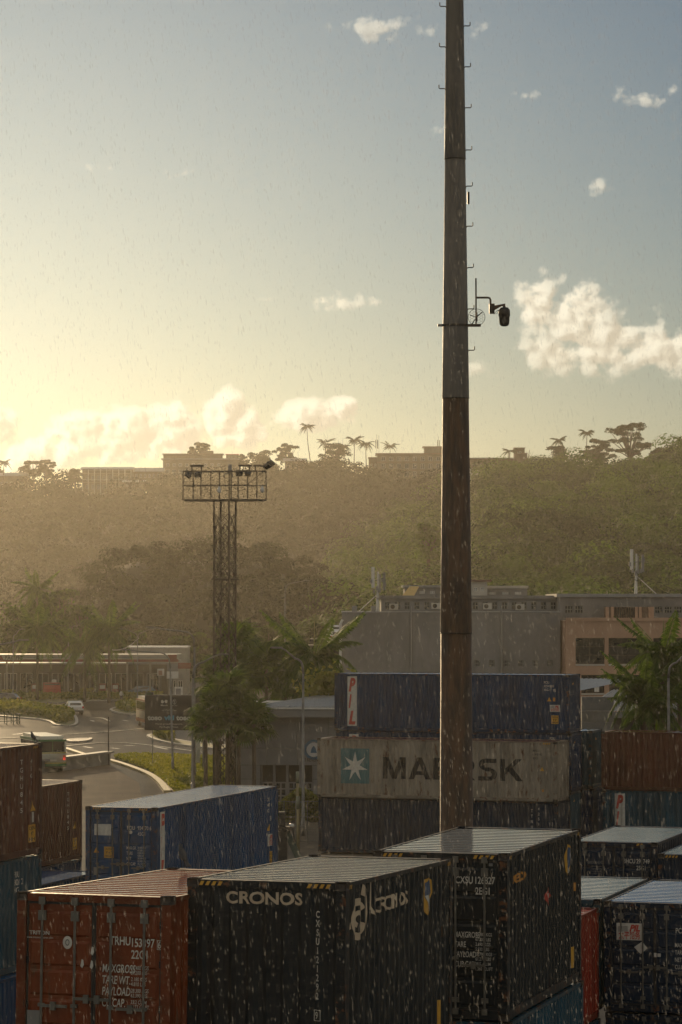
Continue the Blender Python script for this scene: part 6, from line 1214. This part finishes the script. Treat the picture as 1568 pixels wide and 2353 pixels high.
for k, (u, v, d, sc, lab) in enumerate(((540, 1490, 206, 1.15, 'highest fan palm behind the lattice tower'), (612, 1538, 203, 1.2, 'fan palm right of the lattice tower above the hall roof'), (500, 1560, 200, 1.0, 'fan palm left of the lattice tower'), (655, 1570, 206, 1.0, 'low fan palm between the feather palm and the tower palms'), (497, 1632, 178, .95, 'fan palm left of the tower foot near the billboard'), (548, 1640, 178.5, .95, 'fan palm over the left end of the hall eave'), (583, 1664, 177.5, .9, 'slender fan palm right of the tower foot before the hall'), (530, 1580, 199, 1.15, 'fan palm right behind the tower at mid height'), (522, 1590, 179, .95, 'fan palm crown in front of the tower above the hall eave'), (472, 1668, 177, .8, 'lowest fan palm at the right edge of the billboard'))):
    fan_palm(u, v, d, lab, sc * .98, 22, seed=k)
for k, (u, v, hh_) in enumerate(((20, 1604, 1.2), (238, 1604, 1.0), (362, 1606, 1.1), (200, 1604, 1.4))):
    q = G(u, v + 2); n_ = 260; a_ = RNG.random(n_) * 6.28; rr2 = RNG.random(n_) ** .6 * .7 * hh_
    o = leaf_object('spiky_shrub', np.stack([np.cos(a_) * rr2, np.sin(a_) * rr2, .2 + (hh_ - .2) * RNG.random(n_)], 1), .16, RNG.random(n_) * .5 + .5, LEAF_G, loc=q); tag(o, ['yellow spiky shrub at the left of the forecourt verge', 'yellow spiky shrub below the right station palm', 'small shrub on the forecourt verge by the billboard', 'green shrub on the forecourt below the middle palm'][k], 'shrub', 'verge shrubs')
c_ = P(755, 1575, 192); n_ = 900; o = leaf_object('banana_bush', np.stack([RNG.normal(0, .7, n_), RNG.normal(0, .4, n_), RNG.normal(0, .45, n_)], 1), .2, RNG.random(n_) * .5 + .5, LEAF_G, loc=c_); tag(o, 'bright green bush left of the tall navy stack above the hall roof', 'bush')
# ================================================================== pigeons
PIG = pbr('pigeon_grey', (.035, .035, .038), (.022, .022, .024), 20, .6)
def pigeon(loc, yaw, label, s=1.0):
    o = empty('pigeon', loc, yaw, label, 'bird', 'pigeons on containers'); m = MB()
    m.tube([(-.17, 0, .11), (-.09, 0, .15), (0, 0, .19), (.07, 0, .24), (.095, 0, .30), (.12, 0, .335), (.155, 0, .33)], [.012, .045, .065, .055, .033, .032, .012], 10); b = m.build('body', PIG, o, True); MB().prism([(-.15, -.02, .115), (-.28, -.04, .045), (-.28, .04, .045), (-.15, .02, .115)], (0, 0, .012)).build('tail', PIG, o); MB().tube([(.15, 0, .328), (.185, 0, .318)], [.009, .002], 5).build('beak', BLACKP, o)
    for y in (-.025, .025): MB().tube([(.0, y, 0), (-.005, y, .13)], .006, 5).box(-.02, .035, y - .012, y + .012, 0, .006).build('leg', BLACKP, o)
    o.scale = (s, s, s)
def on_roof(bx_, x, y, z=0): return bx_.root.matrix_basis @ Vector((x, y, bx_.H + z))
pigeon(on_roof(o1, 1.05, 5.9), R(125), 'dark pigeon perched on the corner of the left brown container', .85)
pigeon(on_roof(tri_, -.95, 2.93), R(110), 'dark pigeon on the far edge of the oxide red container roof', 1.1)
BIRDS = [(2050, 1762), (2063, 1760), (2040, 1772), (2006, 1778), (2115, 1752), (1948, 1760)]
for k, (x, y) in enumerate(BIRDS):
    q = P(x * .5743, y * .5743, 600); m = MB(); m.add([(-.45, 0, .15), (0, .1, 0), (.45, 0, .17), (0, -.12, 0)], [(0, 1, 3), (1, 2, 3)]); m.tube([(0, -.2, -.02), (0, 0, 0), (0, .2, .0)], [.02, .06, .02], 5)
    tag(m.build('flying_bird', PIG, loc=q), 'tiny dark bird flying over the right ridge', 'bird', 'birds over the ridge')

for k, (u, v) in enumerate(((905, 1401), (1002, 1399), (1120, 1400), (1195, 1402))):
    q = P(u, v, 267.6); o = empty('air_conditioner', q, 0, ['air conditioner left of the drain pipe on the clerestory', 'air conditioner beside the mast on the clerestory', 'air conditioner right of the mast on the clerestory', 'rightmost air conditioner on the clerestory'][k], 'air conditioner', 'air conditioners on the clerestory')
    MB().box(-.4, .4, -.3, 0, 0, .55).build('casing', OFFWHITE, o); MB().lathe([(.2, 0), (.2, .012)], 14).build('fan_grille', DARKSTEEL, o).rotation_euler = (R(90), 0, 0); o.children[-1].location = (-.1, -.301, .27)
# ================================================================== rain and haze
nd = 30000
dd = 19 + 30 * RNG.random(nd)
uu = -250 + 2068 * RNG.random(nd); vv = -200 + 2750 * RNG.random(nd)
xx = (uu - CX) / F * dd; zz_ = CAMH + dd * (math.tan(PITCH) + (CY - vv) / F); ok = zz_ > .3; xx, dd, zz_ = xx[ok], dd[ok], zz_[ok]; nd = len(xx)
wd_ = .0032 + .0026 * RNG.random(nd); ln = .013 + .022 * RNG.random(nd) ** 1.5; sl = .12 + .03 * RNG.normal(size=nd)
base = np.stack([xx, dd, zz_], 1); ax = np.stack([-sl, np.zeros(nd), np.ones(nd)], 1) * ln[:, None]
off = [(-1, 0), (0, -1), (1, 0), (0, 1)]
V_ = [base - ax] + [base + np.stack([o_[0] * wd_, o_[1] * wd_, np.zeros(nd)], 1) - ax * .25 for o_ in off] + [base + np.stack([o_[0] * wd_, o_[1] * wd_, np.zeros(nd)], 1) + ax * .25 for o_ in off] + [base + ax]
V_ = np.stack(V_, 1).reshape(-1, 3); tri_f = [(0, 1, 2), (0, 2, 3), (0, 3, 4), (0, 4, 1), (9, 6, 5), (9, 7, 6), (9, 8, 7), (9, 5, 8), (1, 5, 6), (1, 6, 2), (2, 6, 7), (2, 7, 3), (3, 7, 8), (3, 8, 4), (4, 8, 5), (4, 5, 1)]
T_ = (np.array(tri_f)[None] + 10 * np.arange(nd)[:, None, None]).reshape(-1, 3)
me = bpy.data.meshes.new('rain'); me.vertices.add(len(V_)); me.vertices.foreach_set('co', V_.astype(np.float32).ravel()); me.loops.add(T_.size); me.loops.foreach_set('vertex_index', T_.astype(np.int32).ravel()); me.polygons.add(len(T_)); me.polygons.foreach_set('loop_start', np.arange(0, T_.size, 3, dtype=np.int32)); me.update(calc_edges=True)
rm = bpy.data.materials.new('rain_water'); rm.use_nodes = True; t = rm.node_tree; t.nodes.remove(t.nodes['Principled BSDF']); o_ = t.nodes['Material Output']
tr = N(t, 'ShaderNodeBsdfTransparent'); tl = N(t, 'ShaderNodeBsdfTranslucent'); tl.inputs[0].default_value = (.95, .95, .95, 1); mx = N(t, 'ShaderNodeMixShader'); mx.inputs[0].default_value = RAIN_ALPHA = .042
LK(t, tr.outputs[0], mx.inputs[1]); LK(t, tl.outputs[0], mx.inputs[2]); LK(t, mx.outputs[0], o_.inputs[0]); me.materials.append(rm)
ra = bpy.data.objects.new('rain', me); link(ra); tag(ra, 'sunlit raindrops falling through the air over the yard', 'rain', kind='stuff')
hz = MB().box(-1550, 1550, -80, 1700, -1.6, 104).build('haze', []); tag(hz, 'warm rain haze hanging over the port and hill', 'haze', kind='stuff')
hm_ = bpy.data.materials.new('rain_haze'); hm_.use_nodes = True; t = hm_.node_tree; t.nodes.remove(t.nodes['Principled BSDF']); pv = N(t, 'ShaderNodeVolumePrincipled'); pv.inputs['Density'].default_value = HAZE_DENSITY = .00012; pv.inputs['Anisotropy'].default_value = .76; pv.inputs['Color'].default_value = (.53, .50, .44, 1)
LK(t, pv.outputs[0], t.nodes['Material Output'].inputs['Volume']); hz.data.materials.clear(); hz.data.materials.append(hm_)
